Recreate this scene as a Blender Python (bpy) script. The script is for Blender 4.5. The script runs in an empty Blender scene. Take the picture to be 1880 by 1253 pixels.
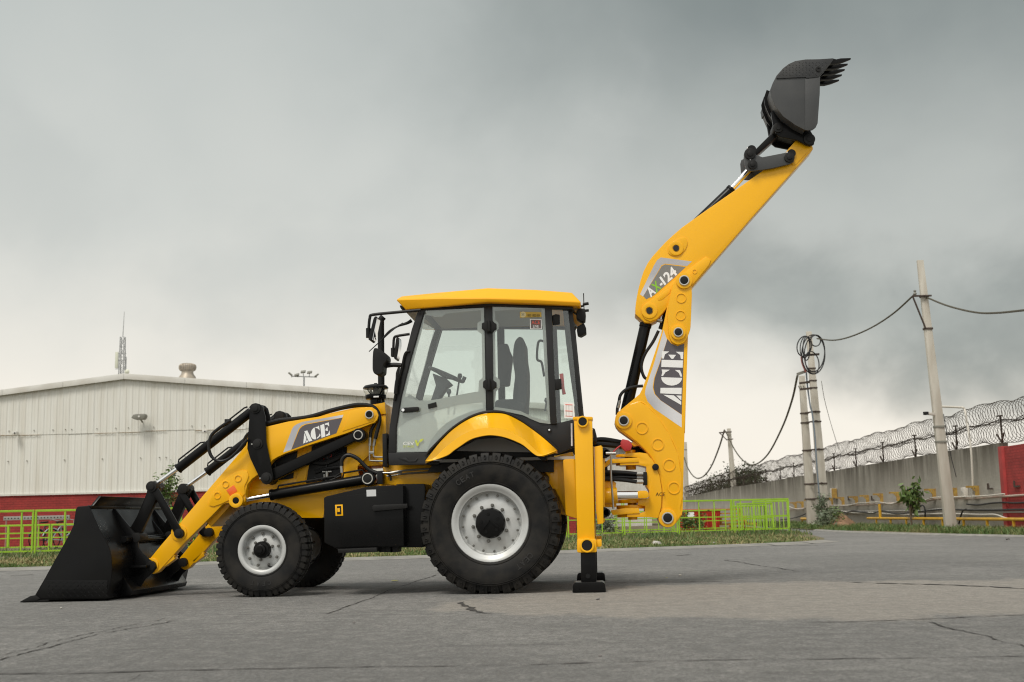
import bpy, bmesh, math, random
from mathutils import Vector, Matrix
random.seed(7)
R = math.radians
scene = bpy.context.scene
COL = scene.collection

# ------------------------------------------------------------------ camera
FPX, YAW, PITCH, ROLL = 2200.0, R(4.1), R(8.36), 0.022      # focal length in photo pixels (photo 1880 wide)
CAMROT = Matrix.Rotation(YAW, 3, 'Z') @ Matrix.Rotation(math.pi/2 + PITCH, 3, 'X') @ Matrix.Rotation(-ROLL, 3, 'Z')
CAMLOC = Vector((1.10199, -11.90382, 0.74173))
cam_d = bpy.data.cameras.new('camera'); cam = bpy.data.objects.new('camera', cam_d); COL.objects.link(cam)
cam.matrix_world = Matrix.Translation(CAMLOC) @ CAMROT.to_4x4()
cam_d.sensor_width = 36.0; cam_d.lens = FPX*36.0/1880.0
cam_d.clip_start = 0.1; cam_d.clip_end = 4000
cam_d.dof.use_dof = True; cam_d.dof.focus_distance = 12.4; cam_d.dof.aperture_fstop = 3.2
scene.camera = cam

# ------------------------------------------------------------------ sky, sun, exposure
SUN_EL, SUN_AZ = R(56), R(205)          # azimuth clockwise from +Y: behind the camera, a little to its left
world = bpy.data.worlds.new('World'); scene.world = world; world.use_nodes = True
nt = world.node_tree; nt.nodes.clear()
def wn(t, **kw):
    n = nt.nodes.new(t)
    for k, v in kw.items(): setattr(n, k, v)
    return n
def wmath(op, a, b=None, c=None):
    n = wn('ShaderNodeMath', operation=op)
    for i, v in enumerate((a, b, c)):
        if v is None: continue
        if isinstance(v, (int, float)): n.inputs[i].default_value = v
        else: nt.links.new(v, n.inputs[i])
    return n.outputs[0]
def wmaprange(v, a, b, c, d, smooth=True):
    n = wn('ShaderNodeMapRange'); n.interpolation_type = 'SMOOTHSTEP' if smooth else 'LINEAR'
    nt.links.new(v, n.inputs[0])
    for i, x in zip((1, 2, 3, 4), (a, b, c, d)): n.inputs[i].default_value = x
    return n.outputs[0]
def wmix(f, a, b):
    n = wn('ShaderNodeMix', data_type='RGBA')
    if isinstance(f, (int, float)): n.inputs[0].default_value = f
    else: nt.links.new(f, n.inputs[0])
    for i, v in ((6, a), (7, b)):
        if isinstance(v, tuple): n.inputs[i].default_value = (*v, 1)
        else: nt.links.new(v, n.inputs[i])
    return n.outputs[2]
tc = wn('ShaderNodeTexCoord'); sep = wn('ShaderNodeSeparateXYZ'); nt.links.new(tc.outputs['Generated'], sep.inputs[0])
dx, dy, dz = sep.outputs
# cloud noise in the direction itself, a little flattened towards the horizon
def wnoise(scale, detail, rough, off=(0, 0, 0), sz=1.9, dist=0.0):
    mp = wn('ShaderNodeMapping'); mp.inputs['Location'].default_value = off; mp.inputs['Scale'].default_value = (1, 1, sz)
    nt.links.new(tc.outputs['Generated'], mp.inputs[0])
    n = wn('ShaderNodeTexNoise'); n.inputs['Scale'].default_value = scale; n.inputs['Detail'].default_value = detail
    n.inputs['Roughness'].default_value = rough; n.inputs['Distortion'].default_value = dist; nt.links.new(mp.outputs[0], n.inputs['Vector'])
    return n.outputs['Fac']
n_big = wnoise(2.2, 4, 0.5, (3.1, 1.7, 0))
n_mid = wnoise(4.6, 5, 0.48, (0.4, 5.2, 0), 1.25, 0.15)
n_fin = wnoise(10.0, 6, 0.52, (2.4, 0.7, 1.0), 1.15, 0.2)
el = wmath('ARCSINE', wmath('MINIMUM', wmath('MAXIMUM', dz, -1.0), 1.0))
az = wmath('ARCTAN2', dx, dy)
mul = lambda *v: v[0] if len(v) == 1 else wmath('MULTIPLY', v[0], mul(*v[1:]))
wob = wmath('ADD', mul(wmath('SUBTRACT', n_mid, 0.5), 0.14), mul(wmath('SUBTRACT', n_fin, 0.5), 0.09))
# even pale overcast, creamier towards the horizon
elw = wmath('ADD', el, mul(wob, 0.9))
base_c = wmix(wmaprange(elw, 0.03, 0.27, 0, 1), (0.660, 0.618, 0.548), (0.440, 0.447, 0.416))
base_c = wmix(wmaprange(elw, 0.20, 0.46, 0, 1), base_c, (0.374, 0.394, 0.374))
# the storm bank: hangs over the right of the view, with a ragged lower rim
rim = wmath('ADD', wmaprange(az, 0.02, 0.34, 0.142, 0.062), wob)
bank = mul(wmaprange(wmath('SUBTRACT', el, rim), -0.022, 0.050, 0.0, 1.0), wmaprange(wmath('ADD', az, mul(wob, 1.5)), -0.20, 0.16, 0.0, 1.0))
gap = mul(wmaprange(wmath('ADD', el, wob), 0.17, 0.25, 0.0, 1.0), wmaprange(wmath('ADD', el, wob), 0.27, 0.42, 1.0, 0.0))
bank = mul(bank, wmath('SUBTRACT', 1.0, mul(gap, 0.50)))
bank_c = wmix(wmaprange(n_fin, 0.34, 0.68, 0, 1), (0.150, 0.167, 0.156), (0.235, 0.252, 0.232))
base_c = wmix(mul(wmaprange(n_mid, 0.50, 0.68, 0, 1), wmaprange(el, 0.04, 0.12, 0, 1), 0.15), base_c, (0.27, 0.285, 0.27))     # drifting darker rags in the pale overcast
cloud = wmix(mul(bank, 0.82), base_c, bank_c)
high = mul(wmaprange(elw, 0.22, 0.52, 0.0, 1.0), wmaprange(az, -0.42, 0.30, 0.10, 1.0))
cloud = wmix(mul(high, 0.85), cloud, (0.118, 0.140, 0.134))
# overhead and behind the camera the deck is a broad, even, brighter grey
thin = wmaprange(dy, -0.3, 0.55, 1.0, 0.0)
thin2 = wmath('MAXIMUM', thin, wmaprange(dz, 0.60, 0.95, 0.0, 1.0))
cloud = wmix(thin2, cloud, wmix(wmaprange(n_big, 0.38, 0.62, 0, 1), (0.54, 0.54, 0.515), (0.64, 0.635, 0.60)))
sky = wn('ShaderNodeTexSky', sky_type='NISHITA'); sky.sun_disc = False
sky.sun_elevation = SUN_EL; sky.sun_rotation = SUN_AZ; sky.dust_density = 3.0
bgs = wn('ShaderNodeBackground'); nt.links.new(sky.outputs[0], bgs.inputs[0]); bgs.inputs[1].default_value = 0.10
bgc = wn('ShaderNodeBackground'); nt.links.new(cloud, bgc.inputs[0]); bgc.inputs[1].default_value = 1.0
mixs = wn('ShaderNodeMixShader'); mixs.inputs[0].default_value = 0.93
nt.links.new(bgs.outputs[0], mixs.inputs[1]); nt.links.new(bgc.outputs[0], mixs.inputs[2])
wo = wn('ShaderNodeOutputWorld'); nt.links.new(mixs.outputs[0], wo.inputs[0])

sun_d = bpy.data.lights.new('sun', 'SUN'); sun_d.energy = 1.5; sun_d.angle = R(20); sun_d.color = (1.0, 0.955, 0.88)
sun = bpy.data.objects.new('sun', sun_d); COL.objects.link(sun)
sdir = Vector((math.sin(SUN_AZ)*math.cos(SUN_EL), math.cos(SUN_AZ)*math.cos(SUN_EL), math.sin(SUN_EL)))
sun.rotation_euler = sdir.to_track_quat('Z', 'Y').to_euler(); sun.location = (0, -20, 30)

vs = scene.view_settings
vs.view_transform = 'Standard'; vs.look = 'None'; vs.gamma = 1.0; vs.exposure = 0.60; vs.use_curve_mapping = False
scene.render.engine = 'CYCLES'; scene.cycles.max_bounces = 10; scene.cycles.transparent_max_bounces = 24
scene.cycles.use_denoising = True; scene.cycles.pixel_filter_type = 'BLACKMAN_HARRIS'; scene.cycles.filter_width = 1.15

# ------------------------------------------------------------------ materials
MATS = {}
def mat(name, col, rough=0.5, metal=0.0, coat=0.0, col2=None, nscale=4.0, bump=0.0, bscale=60.0, spec=0.5, stretch=(1, 1, 1), detail=5.0, rvar=0.0, contrast=(0.35, 0.65)):
    m = bpy.data.materials.new(name); m.use_nodes = True
    n = m.node_tree.nodes; l = m.node_tree.links; b = n['Principled BSDF']
    b.inputs['Base Color'].default_value = (*col, 1); b.inputs['Roughness'].default_value = rough
    b.inputs['Metallic'].default_value = metal; b.inputs['Coat Weight'].default_value = coat; b.inputs['Coat Roughness'].default_value = 0.07
    b.inputs['Specular IOR Level'].default_value = spec
    if col2 or bump or rvar:
        g = n.new('ShaderNodeNewGeometry'); mp = n.new('ShaderNodeMapping'); mp.inputs['Scale'].default_value = stretch
        l.new(g.outputs['Position'], mp.inputs[0])
    if col2 or rvar:
        t = n.new('ShaderNodeTexNoise'); t.inputs['Scale'].default_value = nscale; t.inputs['Detail'].default_value = detail
        l.new(mp.outputs[0], t.inputs['Vector'])
        mr = n.new('ShaderNodeMapRange'); mr.inputs[1].default_value, mr.inputs[2].default_value = contrast; l.new(t.outputs['Fac'], mr.inputs[0])
        if col2:
            mx = n.new('ShaderNodeMix'); mx.data_type = 'RGBA'; mx.inputs[6].default_value = (*col, 1); mx.inputs[7].default_value = (*col2, 1)
            l.new(mr.outputs[0], mx.inputs[0]); l.new(mx.outputs[2], b.inputs['Base Color'])
        if rvar:
            r2 = n.new('ShaderNodeMapRange'); r2.inputs[3].default_value = rough - rvar; r2.inputs[4].default_value = rough + rvar
            l.new(mr.outputs[0], r2.inputs[0]); l.new(r2.outputs[0], b.inputs['Roughness'])
    if bump:
        t2 = n.new('ShaderNodeTexNoise'); t2.inputs['Scale'].default_value = bscale; t2.inputs['Detail'].default_value = 3
        l.new(mp.outputs[0], t2.inputs['Vector'])
        bp = n.new('ShaderNodeBump'); bp.inputs['Strength'].default_value = bump; bp.inputs['Distance'].default_value = 0.01
        l.new(t2.outputs['Fac'], bp.inputs['Height']); l.new(bp.outputs[0], b.inputs['Normal'])
    MATS[name] = m
    return m
YEL = mat('yellow_paint', (0.87, 0.438, 0.001), 0.34, coat=0.22, col2=(0.84, 0.42, 0.001), nscale=2.0, bump=0.03, bscale=9, rvar=0.05, spec=0.35)
ROOFY = mat('roof_yellow_plastic', (0.86, 0.41, 0.004), 0.42, coat=0.08, bump=0.02, bscale=12, spec=.3)
BLK = mat('black_paint', (0.0045, 0.0045, 0.0047), 0.32, coat=0.06, col2=(0.006, 0.0058, 0.0055), nscale=3.0, bump=0.03, bscale=14, rvar=0.08, spec=.14)
BLKM = mat('black_matt', (0.007, 0.007, 0.007), 0.5, col2=(0.012, 0.0115, 0.0105), nscale=6, bump=0.05, bscale=120, spec=.25)
CABK = mat('cab_black', (0.015, 0.015, 0.015), 0.40, coat=0.05, spec=.35)
DGREY = mat('bucket_grey', (0.048, 0.050, 0.051), 0.42, col2=(0.064, 0.065, 0.064), nscale=3, bump=0.04, bscale=30, spec=.35)
RUB = mat('tyre_rubber', (0.008, 0.008, 0.008), 0.55, col2=(0.022, 0.020, 0.017), nscale=7, bump=0.12, bscale=60, spec=.2, rvar=.1)
HOSE = mat('hose_rubber', (0.008, 0.008, 0.008), 0.45, spec=.3)
CHR = mat('chrome', (0.86, 0.86, 0.85), 0.10, metal=1.0)
STL = mat('zinc_steel', (0.36, 0.355, 0.33), 0.38, metal=0.85)
RIM = mat('silver_rim', (0.52, 0.53, 0.52), 0.42, metal=0.25, col2=(0.46, 0.46, 0.44), nscale=7)
SILV = mat('decal_silver', (0.66, 0.66, 0.67), 0.35, col2=(0.42, 0.42, 0.44), nscale=2.2, detail=0)
PURP = mat('decal_dark', (0.085, 0.075, 0.085), 0.35, coat=0.2)
WHT = mat('decal_white', (0.82, 0.82, 0.80), 0.4)
GRNX = mat('decal_green', (0.25, 0.52, 0.03), 0.4)
CEVY = mat('decal_lime', (0.50, 0.56, 0.08), 0.5)
REDS = mat('red_marker', (0.45, 0.03, 0.03), 0.45)
ORG = mat('orange_reflector', (0.80, 0.13, 0.01), 0.25, coat=0.3)
LGREY = mat('interior_grey', (0.36, 0.36, 0.34), 0.6)
SEATM = mat('seat_fabric', (0.10, 0.105, 0.11), 0.8)
FRIT = mat('glass_border_print', (0.37, 0.36, 0.34), 0.3, coat=0.3)
def glass(name, tint, ior):
    m = bpy.data.materials.new(name); m.use_nodes = True
    n = m.node_tree.nodes; l = m.node_tree.links; n.clear()
    t = n.new('ShaderNodeBsdfTransparent'); t.inputs[0].default_value = (*tint, 1)
    g = n.new('ShaderNodeBsdfGlossy'); g.inputs['Roughness'].default_value = 0.02
    f = n.new('ShaderNodeFresnel'); gm = n.new('ShaderNodeNewGeometry'); mr = n.new('ShaderNodeMapRange')   # same reflectance from either side of the thin pane
    mr.inputs[3].default_value = ior; mr.inputs[4].default_value = 1/ior; l.new(gm.outputs['Backfacing'], mr.inputs[0]); l.new(mr.outputs[0], f.inputs[0])
    x = n.new('ShaderNodeMixShader'); o = n.new('ShaderNodeOutputMaterial')
    l.new(f.outputs[0], x.inputs[0]); l.new(t.outputs[0], x.inputs[1]); l.new(g.outputs[0], x.inputs[2]); l.new(x.outputs[0], o.inputs[0])
    MATS[name] = m; return m
GLS = glass('tinted_cab_glass', (0.93, 0.965, 0.95), 1.8)
CLR = glass('clear_plastic', (0.93, 0.93, 0.90), 1.5)
MIRR = mat('mirror_glass', (0.75, 0.76, 0.76), 0.03, metal=1.0)

# ------------------------------------------------------------------ measuring: photo pixel -> point on a plane of the place
def ray(px, py):
    return CAMROT @ Vector(((px-940.0)/FPX, -(py-626.5)/FPX, -1.0))
def U(px, py, Y):
    d = ray(px, py); t = (Y-CAMLOC.y)/d.y
    return CAMLOC + d*t
def G(px, py, z=0.0):
    d = ray(px, py); t = (z-CAMLOC.z)/d.z
    return CAMLOC + d*t
CR = {'b': (0, 700, 2.785), 'l': (240, 700, 2.984), 'c': (640, 500, 3.133), 't': (560, 800, 3.357), 'k': (1000, 700, 2.983),
      'm': (1100, 400, 2.983), 'u': (1240, 80, 3.133), 'h': (480, 720, 6.267), 'e': (640, 540, 5.22), 'd': (720, 560, 4.472),
      'r': (880, 540, 4.819), 'w': (380, 900, 5.965), 'P': (0, 0, 1.0)}
def pxy(k, x, y):
    a, b, s = CR[k]; return a+x/s, b+y/s
def at(k, x, y, Y):
    return U(*pxy(k, x, y), Y)
def tr(k, Y, s):
    out = []
    for w in s.split():
        x, y = w.split(','); p = at(k, float(x), float(y), Y); out.append((p.x, p.z))
    return out
YC = 1.12                                # the machine's centre plane
def cab_side(X):                         # the cab is widest at its middle pillar
    if X < -0.03: return 0.33 + (-0.03-X)*0.13
    return 0.33 + (X+0.03)*0.08
def trs(k, s, off=0.0):
    out = []
    for w in s.split():
        x, y = w.split(','); Y = 0.36
        for _ in range(6):
            p = at(k, float(x), float(y), Y); Y = cab_side(p.x)+off
        out.append((p.x, Y, p.z))
    return out

# ------------------------------------------------------------------ mesh building
def catmull(pts, n=6):
    P = [Vector(p) for p in pts]
    if len(P) < 3: return P
    out = []
    Q = [P[0]*2-P[1]] + P + [P[-1]*2-P[-2]]
    for i in range(1, len(Q)-2):
        a, b, c, d = Q[i-1:i+3]
        for j in range(n):
            t = j/n
            out.append(0.5*((2*b)+(c-a)*t+(2*a-5*b+4*c-d)*t*t+(3*b-a-3*c+d)*t**3))
    out.append(P[-1]); return out
class MB:
    def __init__(s): s.v = []; s.f = []
    def add(s, vs, fs):
        o = len(s.v); s.v += [tuple(v) for v in vs]; s.f += [[i+o for i in f] for f in fs]; return s
    def prism(s, pts, y0, y1):
        n = len(pts)
        return s.add([(x, y0, z) for x, z in pts]+[(x, y1, z) for x, z in pts],
                     [list(range(n)), list(range(2*n-1, n-1, -1))]+[[i, i+n, (i+1) % n+n, (i+1) % n] for i in range(n)])
    def prism3(s, pts, d):
        n = len(pts); d = Vector(d)
        return s.add([tuple(p) for p in pts]+[tuple(Vector(p)+d) for p in pts],
                     [list(range(n)), list(range(2*n-1, n-1, -1))]+[[i, i+n, (i+1) % n+n, (i+1) % n] for i in range(n)])
    def box(s, a, b):
        x0, y0, z0 = a; x1, y1, z1 = b
        return s.prism([(x0, z0), (x1, z0), (x1, z1), (x0, z1)], y0, y1)
    def cyl(s, p0, p1, r0, r1=None, n=20, cap=True):
        p0, p1 = Vector(p0), Vector(p1); r1 = r0 if r1 is None else r1
        ax = (p1-p0).normalized(); u = ax.orthogonal().normalized(); w = ax.cross(u)
        vs = []
        for p, r in ((p0, r0), (p1, r1)):
            for i in range(n):
                a = 2*math.pi*i/n; vs.append(p+(u*math.cos(a)+w*math.sin(a))*r)
        fs = [[i, (i+1) % n, (i+1) % n+n, i+n] for i in range(n)]
        if cap: fs += [list(range(n-1, -1, -1)), list(range(n, 2*n))]
        return s.add(vs, fs)
    def ring(s, c, r, y0, y1, ri=None, n=24):       # washer about a Y axis through c=(X,Z)
        ri = r*0.6 if ri is None else ri
        vs = []
        for y in (y0, y1):
            for q in (r, ri):
                for i in range(n):
                    a = 2*math.pi*i/n; vs.append((c[0]+math.cos(a)*q, y, c[1]+math.sin(a)*q))
        fs = []
        for i in range(n):
            j = (i+1) % n
            fs += [[i, j, n+j, n+i], [2*n+i, 3*n+i, 3*n+j, 2*n+j], [i, 2*n+i, 2*n+j, j], [n+i, n+j, 3*n+j, 3*n+i]]
        return s.add(vs, fs)
    def disc(s, c, r, y0, y1, n=24):
        return s.cyl((c[0], y0, c[1]), (c[0], y1, c[1]), r, r, n)
    def tube(s, pts, r, n=8, sm=6, cap=True, taper=None):
        P = catmull(pts, sm) if sm else [Vector(p) for p in pts]
        T = []
        for i in range(len(P)):
            a = P[max(i-1, 0)]; b = P[min(i+1, len(P)-1)]; T.append((b-a).normalized())
        u = T[0].orthogonal().normalized(); vs = []; m = len(P)
        for i in range(m):
            u = (u-T[i]*u.dot(T[i])).normalized(); w = T[i].cross(u)
            rr = r if taper is None else r+(taper-r)*i/(m-1)
            for k in range(n):
                a = 2*math.pi*k/n; vs.append(P[i]+(u*math.cos(a)+w*math.sin(a))*rr)
        fs = [[i*n+k, i*n+(k+1) % n, (i+1)*n+(k+1) % n, (i+1)*n+k] for i in range(m-1) for k in range(n)]
        if cap: fs += [list(range(n-1, -1, -1)), list(range((m-1)*n, m*n))]
        return s.add(vs, fs)
    def lathe(s, prof, c, n=48, axis='Y', close=False, caps=True):
        vs = []
        for a_, r in prof:
            for i in range(n):
                a = 2*math.pi*i/n; p, q = math.cos(a)*r, math.sin(a)*r
                vs.append((c[0]+p, c[1]+a_, c[2]+q) if axis == 'Y' else (c[0]+p, c[1]+q, c[2]+a_) if axis == 'Z' else (c[0]+a_, c[1]+p, c[2]+q))
        m = len(prof); fs = [[j*n+i, j*n+(i+1) % n, (j+1)*n+(i+1) % n, (j+1)*n+i] for j in range(m-1) for i in range(n)]
        if close: fs += [[(m-1)*n+i, (m-1)*n+(i+1) % n, (i+1) % n, i] for i in range(n)]
        elif caps:
            if prof[0][1] > 1e-4: fs.append(list(range(n-1, -1, -1)))
            if prof[-1][1] > 1e-4: fs.append(list(range((m-1)*n, m*n)))
        return s.add(vs, fs)
    def beam(s, p0, p1, w, h, up=(0, 0, 1)):         # square bar between two points
        p0, p1 = Vector(p0), Vector(p1); ax = (p1-p0).normalized(); up = Vector(up)
        if abs(ax.dot(up)) > 0.98: up = Vector((0, 1, 0))
        a = ax.cross(up).normalized(); b = a.cross(ax)
        vs = [p+a*(i*w/2)+b*(j*h/2) for p in (p0, p1) for i, j in ((-1, -1), (1, -1), (1, 1), (-1, 1))]
        return s.add(vs, [[0, 1, 2, 3], [7, 6, 5, 4], [0, 4, 5, 1], [1, 5, 6, 2], [2, 6, 7, 3], [3, 7, 4, 0]])
    def build(s, name, m, parent=None, bev=0.0, seg=2, ang=35, mirror=False):
        me = bpy.data.meshes.new(name)
        v = [(x, 2*YC-y, z) for x, y, z in s.v] if mirror else s.v
        me.from_pydata(v, [], s.f); me.validate()
        bm = bmesh.new(); bm.from_mesh(me)
        bmesh.ops.recalc_face_normals(bm, faces=bm.faces)
        if bev:
            es = [e for e in bm.edges if len(e.link_faces) == 2 and e.calc_face_angle(0) > R(32)]
            bmesh.ops.bevel(bm, geom=es, offset=bev, segments=seg, profile=0.6, affect='EDGES', clamp_overlap=True)
        bm.to_mesh(me); bm.free()
        me.polygons.foreach_set('use_smooth', [True]*len(me.polygons))
        me.set_sharp_from_angle(angle=R(ang))
        me.materials.append(m)
        o = bpy.data.objects.new(name, me); COL.objects.link(o)
        if parent: adopt(o, parent)
        return o
WORLDINV = {}
def adopt(o, parent):
    o.parent = parent
    o.matrix_parent_inverse = Matrix.Translation(-parent.location) if parent.type == 'EMPTY' else Matrix.Identity(4)
def thing(name, label, cat, loc=(0, 0, 0), group=None):
    o = bpy.data.objects.new(name, None); COL.objects.link(o); o.location = loc; o.empty_display_size = 0.2
    return tag(o, label, cat, group)
def tag(o, label, cat, group=None):
    o['label'] = label; o['category'] = cat
    if group: o['group'] = group
    return o
def struct(o): o['kind'] = 'structure'; return o
def stuff(o, label=None, cat=None):
    o['kind'] = 'stuff'
    if label: o['label'] = label
    if cat: o['category'] = cat
    return o
def filled(loops):                                   # flat sheet with holes: loops of 3-D points
    bm = bmesh.new(); es = []
    for lp in loops:
        vs = [bm.verts.new(p) for p in lp]
        es += [bm.edges.new((vs[i], vs[(i+1) % len(vs)])) for i in range(len(vs))]
    bmesh.ops.triangle_fill(bm, use_beauty=True, use_dissolve=False, edges=es)
    bm.verts.index_update()
    v = [tuple(x.co) for x in bm.verts]; f = [[x.index for x in q.verts] for q in bm.faces]
    bm.free(); return MB().add(v, f)
def round_poly(pts, r, n=4):                          # round the corners of a 2-D outline
    out = []; m = len(pts)
    for i in range(m):
        a, b, c = Vector(pts[i-1]), Vector(pts[i]), Vector(pts[(i+1) % m])
        d1 = (a-b); d2 = (c-b); q = min(r, d1.length*0.45, d2.length*0.45)
        p1 = b+d1.normalized()*q; p2 = b+d2.normalized()*q
        for j in range(n+1):
            t = j/n; w = p1*(1-t)**2+b*2*t*(1-t)+p2*t*t; out.append((w.x, w.y))
    return out
def text_polys(body, o, u, v, y0, y1, name, m, parent, height=0.70, bold=0.0):
    """lettering in a plane of constant Y: o the baseline start, u the baseline end, v the top above o, as (X,Z)"""
    cu = bpy.data.curves.new('lettering', 'FONT'); cu.body = body; cu.extrude = 0.0; cu.offset = bold
    ob = bpy.data.objects.new('lettering', cu); COL.objects.link(ob)
    bpy.context.view_layer.update()
    me = bpy.data.meshes.new_from_object(ob.evaluated_get(bpy.context.evaluated_depsgraph_get()))
    xs = [w.co.x for w in me.vertices]; x0, x1 = min(xs), max(xs)
    o, u, v = Vector(o), Vector(u), Vector(v)
    vs = []
    for w in me.vertices:
        p = o+(u-o)*((w.co.x-x0)/(x1-x0))+(v-o)*(w.co.y/height); vs.append((p.x, y0, p.y))
    mb = MB().add(vs, [list(p.vertices) for p in me.polygons])
    bpy.data.objects.remove(ob); bpy.data.curves.remove(cu); bpy.data.meshes.remove(me)
    return mb.build(name, m, parent)
# ================================================================== GROUND
def nodes_of(m): return m.node_tree.nodes, m.node_tree.links, m.node_tree.nodes['Principled BSDF']
def yard_material():
    m = bpy.data.materials.new('worn_concrete_yard'); m.use_nodes = True; n, l, b = nodes_of(m)
    g = n.new('ShaderNodeNewGeometry')
    def noise(scale, det, st=(1, 1, 1), rough=.55):
        mp = n.new('ShaderNodeMapping'); mp.inputs['Scale'].default_value = st; l.new(g.outputs['Position'], mp.inputs[0])
        t = n.new('ShaderNodeTexNoise'); t.inputs['Scale'].default_value = scale; t.inputs['Detail'].default_value = det; t.inputs['Roughness'].default_value = rough
        l.new(mp.outputs[0], t.inputs['Vector']); return t.outputs['Fac']
    def mr(v, a, b_, c, d):
        q = n.new('ShaderNodeMapRange'); q.inputs[1].default_value, q.inputs[2].default_value, q.inputs[3].default_value, q.inputs[4].default_value = a, b_, c, d
        l.new(v, q.inputs[0]); return q.outputs[0]
    def mix(f, a, c, mode='MIX'):
        q = n.new('ShaderNodeMix'); q.data_type = 'RGBA'; q.blend_type = mode
        for i, v in ((0, f), (6, a), (7, c)):
            if isinstance(v, tuple): q.inputs[i].default_value = (*v, 1)
            elif isinstance(v, float): q.inputs[i].default_value = v
            else: l.new(v, q.inputs[i])
        return q.outputs[2]
    def mth(op, a, c):
        q = n.new('ShaderNodeMath'); q.operation = op
        for i, v in ((0, a), (1, c)):
            if isinstance(v, float): q.inputs[i].default_value = v
            else: l.new(v, q.inputs[i])
        return q.outputs[0]
    big = noise(.22, 6); mid = noise(1.4, 8, (1, .55, 1), .65); fine = noise(42, 7, (1, .8, 1), .8); coarse = noise(9, 8, (1, .7, 1), .75); streak = noise(1.1, 6, (.35, 2.6, 1), .7); grit = noise(260, 3, (1, 1, 1), .8)
    col = mix(mr(big, .40, .60, 0, 1), (.252, .248, .234), (.340, .332, .312))
    col = mix(mr(mid, .34, .68, 0, .6), col, (.208, .205, .196))
    # worn pale patch where machines turn: an oval with a ragged rim
    sx = n.new('ShaderNodeSeparateXYZ'); l.new(g.outputs['Position'], sx.inputs[0])
    ex = mth('DIVIDE', mth('SUBTRACT', sx.outputs[0], 3.35), 3.75); ey = mth('DIVIDE', mth('SUBTRACT', sx.outputs[1], -1.05), 2.35)
    rr = mth('ADD', mth('MULTIPLY', ex, ex), mth('MULTIPLY', ey, ey))
    rr = mth('ADD', rr, mr(mid, .3, .7, -.30, .30))
    patch = mr(rr, .80, 1.05, 1.0, 0.0)
    patch_c = mix(mr(streak, .3, .7, 0, 1), (.34, .31, .272), (.41, .38, .335))
    col = mix(mth('MULTIPLY', patch, .85), col, patch_c)
    # curved tyre marks inside the oval
    wv = mth('ADD', rr, mr(streak, .2, .8, -.05, .05))
    for c0, w, s in ((.30, .030, .30), (.52, .02, .25), (.72, .03, .22)):
        d = mth('ABSOLUTE', mth('SUBTRACT', wv, c0), 0.0); col = mix(mr(d, 0.0, w, s, 0.0), col, (.10, .095, .09))
    # dark streaks and speckle
    col = mix(mr(streak, .54, .70, 0, .7), col, (.12, .118, .113))
    col = mix(mr(coarse, .44, .62, 0, .6), col, (.145, .142, .135))
    col = mix(mr(coarse, .36, .46, .35, 0), col, (.42, .40, .37))
    col = mix(mr(fine, .40, .60, 0, 1), col, mix(.62, col, (.06, .058, .055)))
    col = mix(mr(grit, .58, .74, 0, .7), col, (.60, .575, .53))
    col = mix(mth('MULTIPLY', patch, .30), col, patch_c)
    # slab-to-slab tone, joints on a 3.4 x 5.2 m grid
    l.new(col, b.inputs['Base Color']); b.inputs['Roughness'].default_value = .86; b.inputs['Specular IOR Level'].default_value = .3
    bp = n.new('ShaderNodeBump'); bp.inputs['Strength'].default_value = .9; bp.inputs['Distance'].default_value = .012
    l.new(mth('ADD', fine, mth('MULTIPLY', grit, .6)), bp.inputs['Height']); l.new(bp.outputs[0], b.inputs['Normal'])
    return m
YARD = yard_material()
# one sheet to the horizon, gently denser near the machine
gv, gf = [], []
xs = [-1500, -300, -60, -20, -8, 0, 8, 20, 60, 300, 1500]; ys = [-300, -60, -20, -8, 0, 8, 20, 60, 300, 1000, 2600]
for y in ys:
    for x in xs: gv.append((x, y, 0))
for j in range(len(ys)-1):
    for i in range(len(xs)-1):
        k = j*len(xs)+i; gf.append([k, k+1, k+len(xs)+1, k+len(xs)])
ground = struct(MB().add(gv, gf).build('ground', YARD))
SOIL = mat('verge_soil', (.19, .145, .085), .95, col2=(.10, .10, .045), nscale=1.3, bump=.6, bscale=25)
CRACK = mat('joint_dirt', (.030, .028, .025), .95, col2=(.06, .055, .05), nscale=20)
KERB = mat('concrete_edging', (.27, .258, .232), .85, col2=(.20, .192, .172), nscale=2.5, bump=.4, bscale=80)
def ribbon(pts, w0, w1, name, z=.004, jit=.02, m=CRACK, seed=1):
    rnd = random.Random(seed); P = []
    for (a, b) in zip(pts[:-1], pts[1:]):
        a, b = Vector(a), Vector(b); n = max(2, int((b-a).length/.07))
        P += [a.lerp(b, i/n) for i in range(n)]
    P.append(Vector(pts[-1])); vs = []
    d = 0.0; gate = 1.0
    for i, p in enumerate(P):
        t = (P[min(i+1, len(P)-1)]-P[max(i-1, 0)]).normalized(); nrm = Vector((-t.y, t.x))
        gate = gate if rnd.random() > .10 else rnd.choice((1.0, 1.0, .9, .25, .05)); d = d*.86+rnd.uniform(-jit, jit); w = .85*gate*(w0+(w1-w0)*i/len(P))*rnd.uniform(.15, 1.7)
        q = p+nrm*d; vs += [(q.x+nrm.x*w, q.y+nrm.y*w, z), (q.x-nrm.x*w, q.y-nrm.y*w, z)]
    o = MB().add(vs, [[2*i, 2*i+2, 2*i+3, 2*i+1] for i in range(len(P)-1)]).build(name, m)
    return struct(o)
def GG(*px): return [tuple(G(x, y)[:2]) for x, y in px]
ribbon(GG((-60, 1240), (120, 1238), (250, 1233), (290, 1233), (460, 1231), (700, 1226), (940, 1221), (1300, 1213), (1600, 1209), (1940, 1204)), .011, .009, 'slab_joint', seed=2)
ribbon(GG((215, 1260), (262, 1240), (290, 1232)), .006, .014, 'slab_joint', seed=3)
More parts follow.
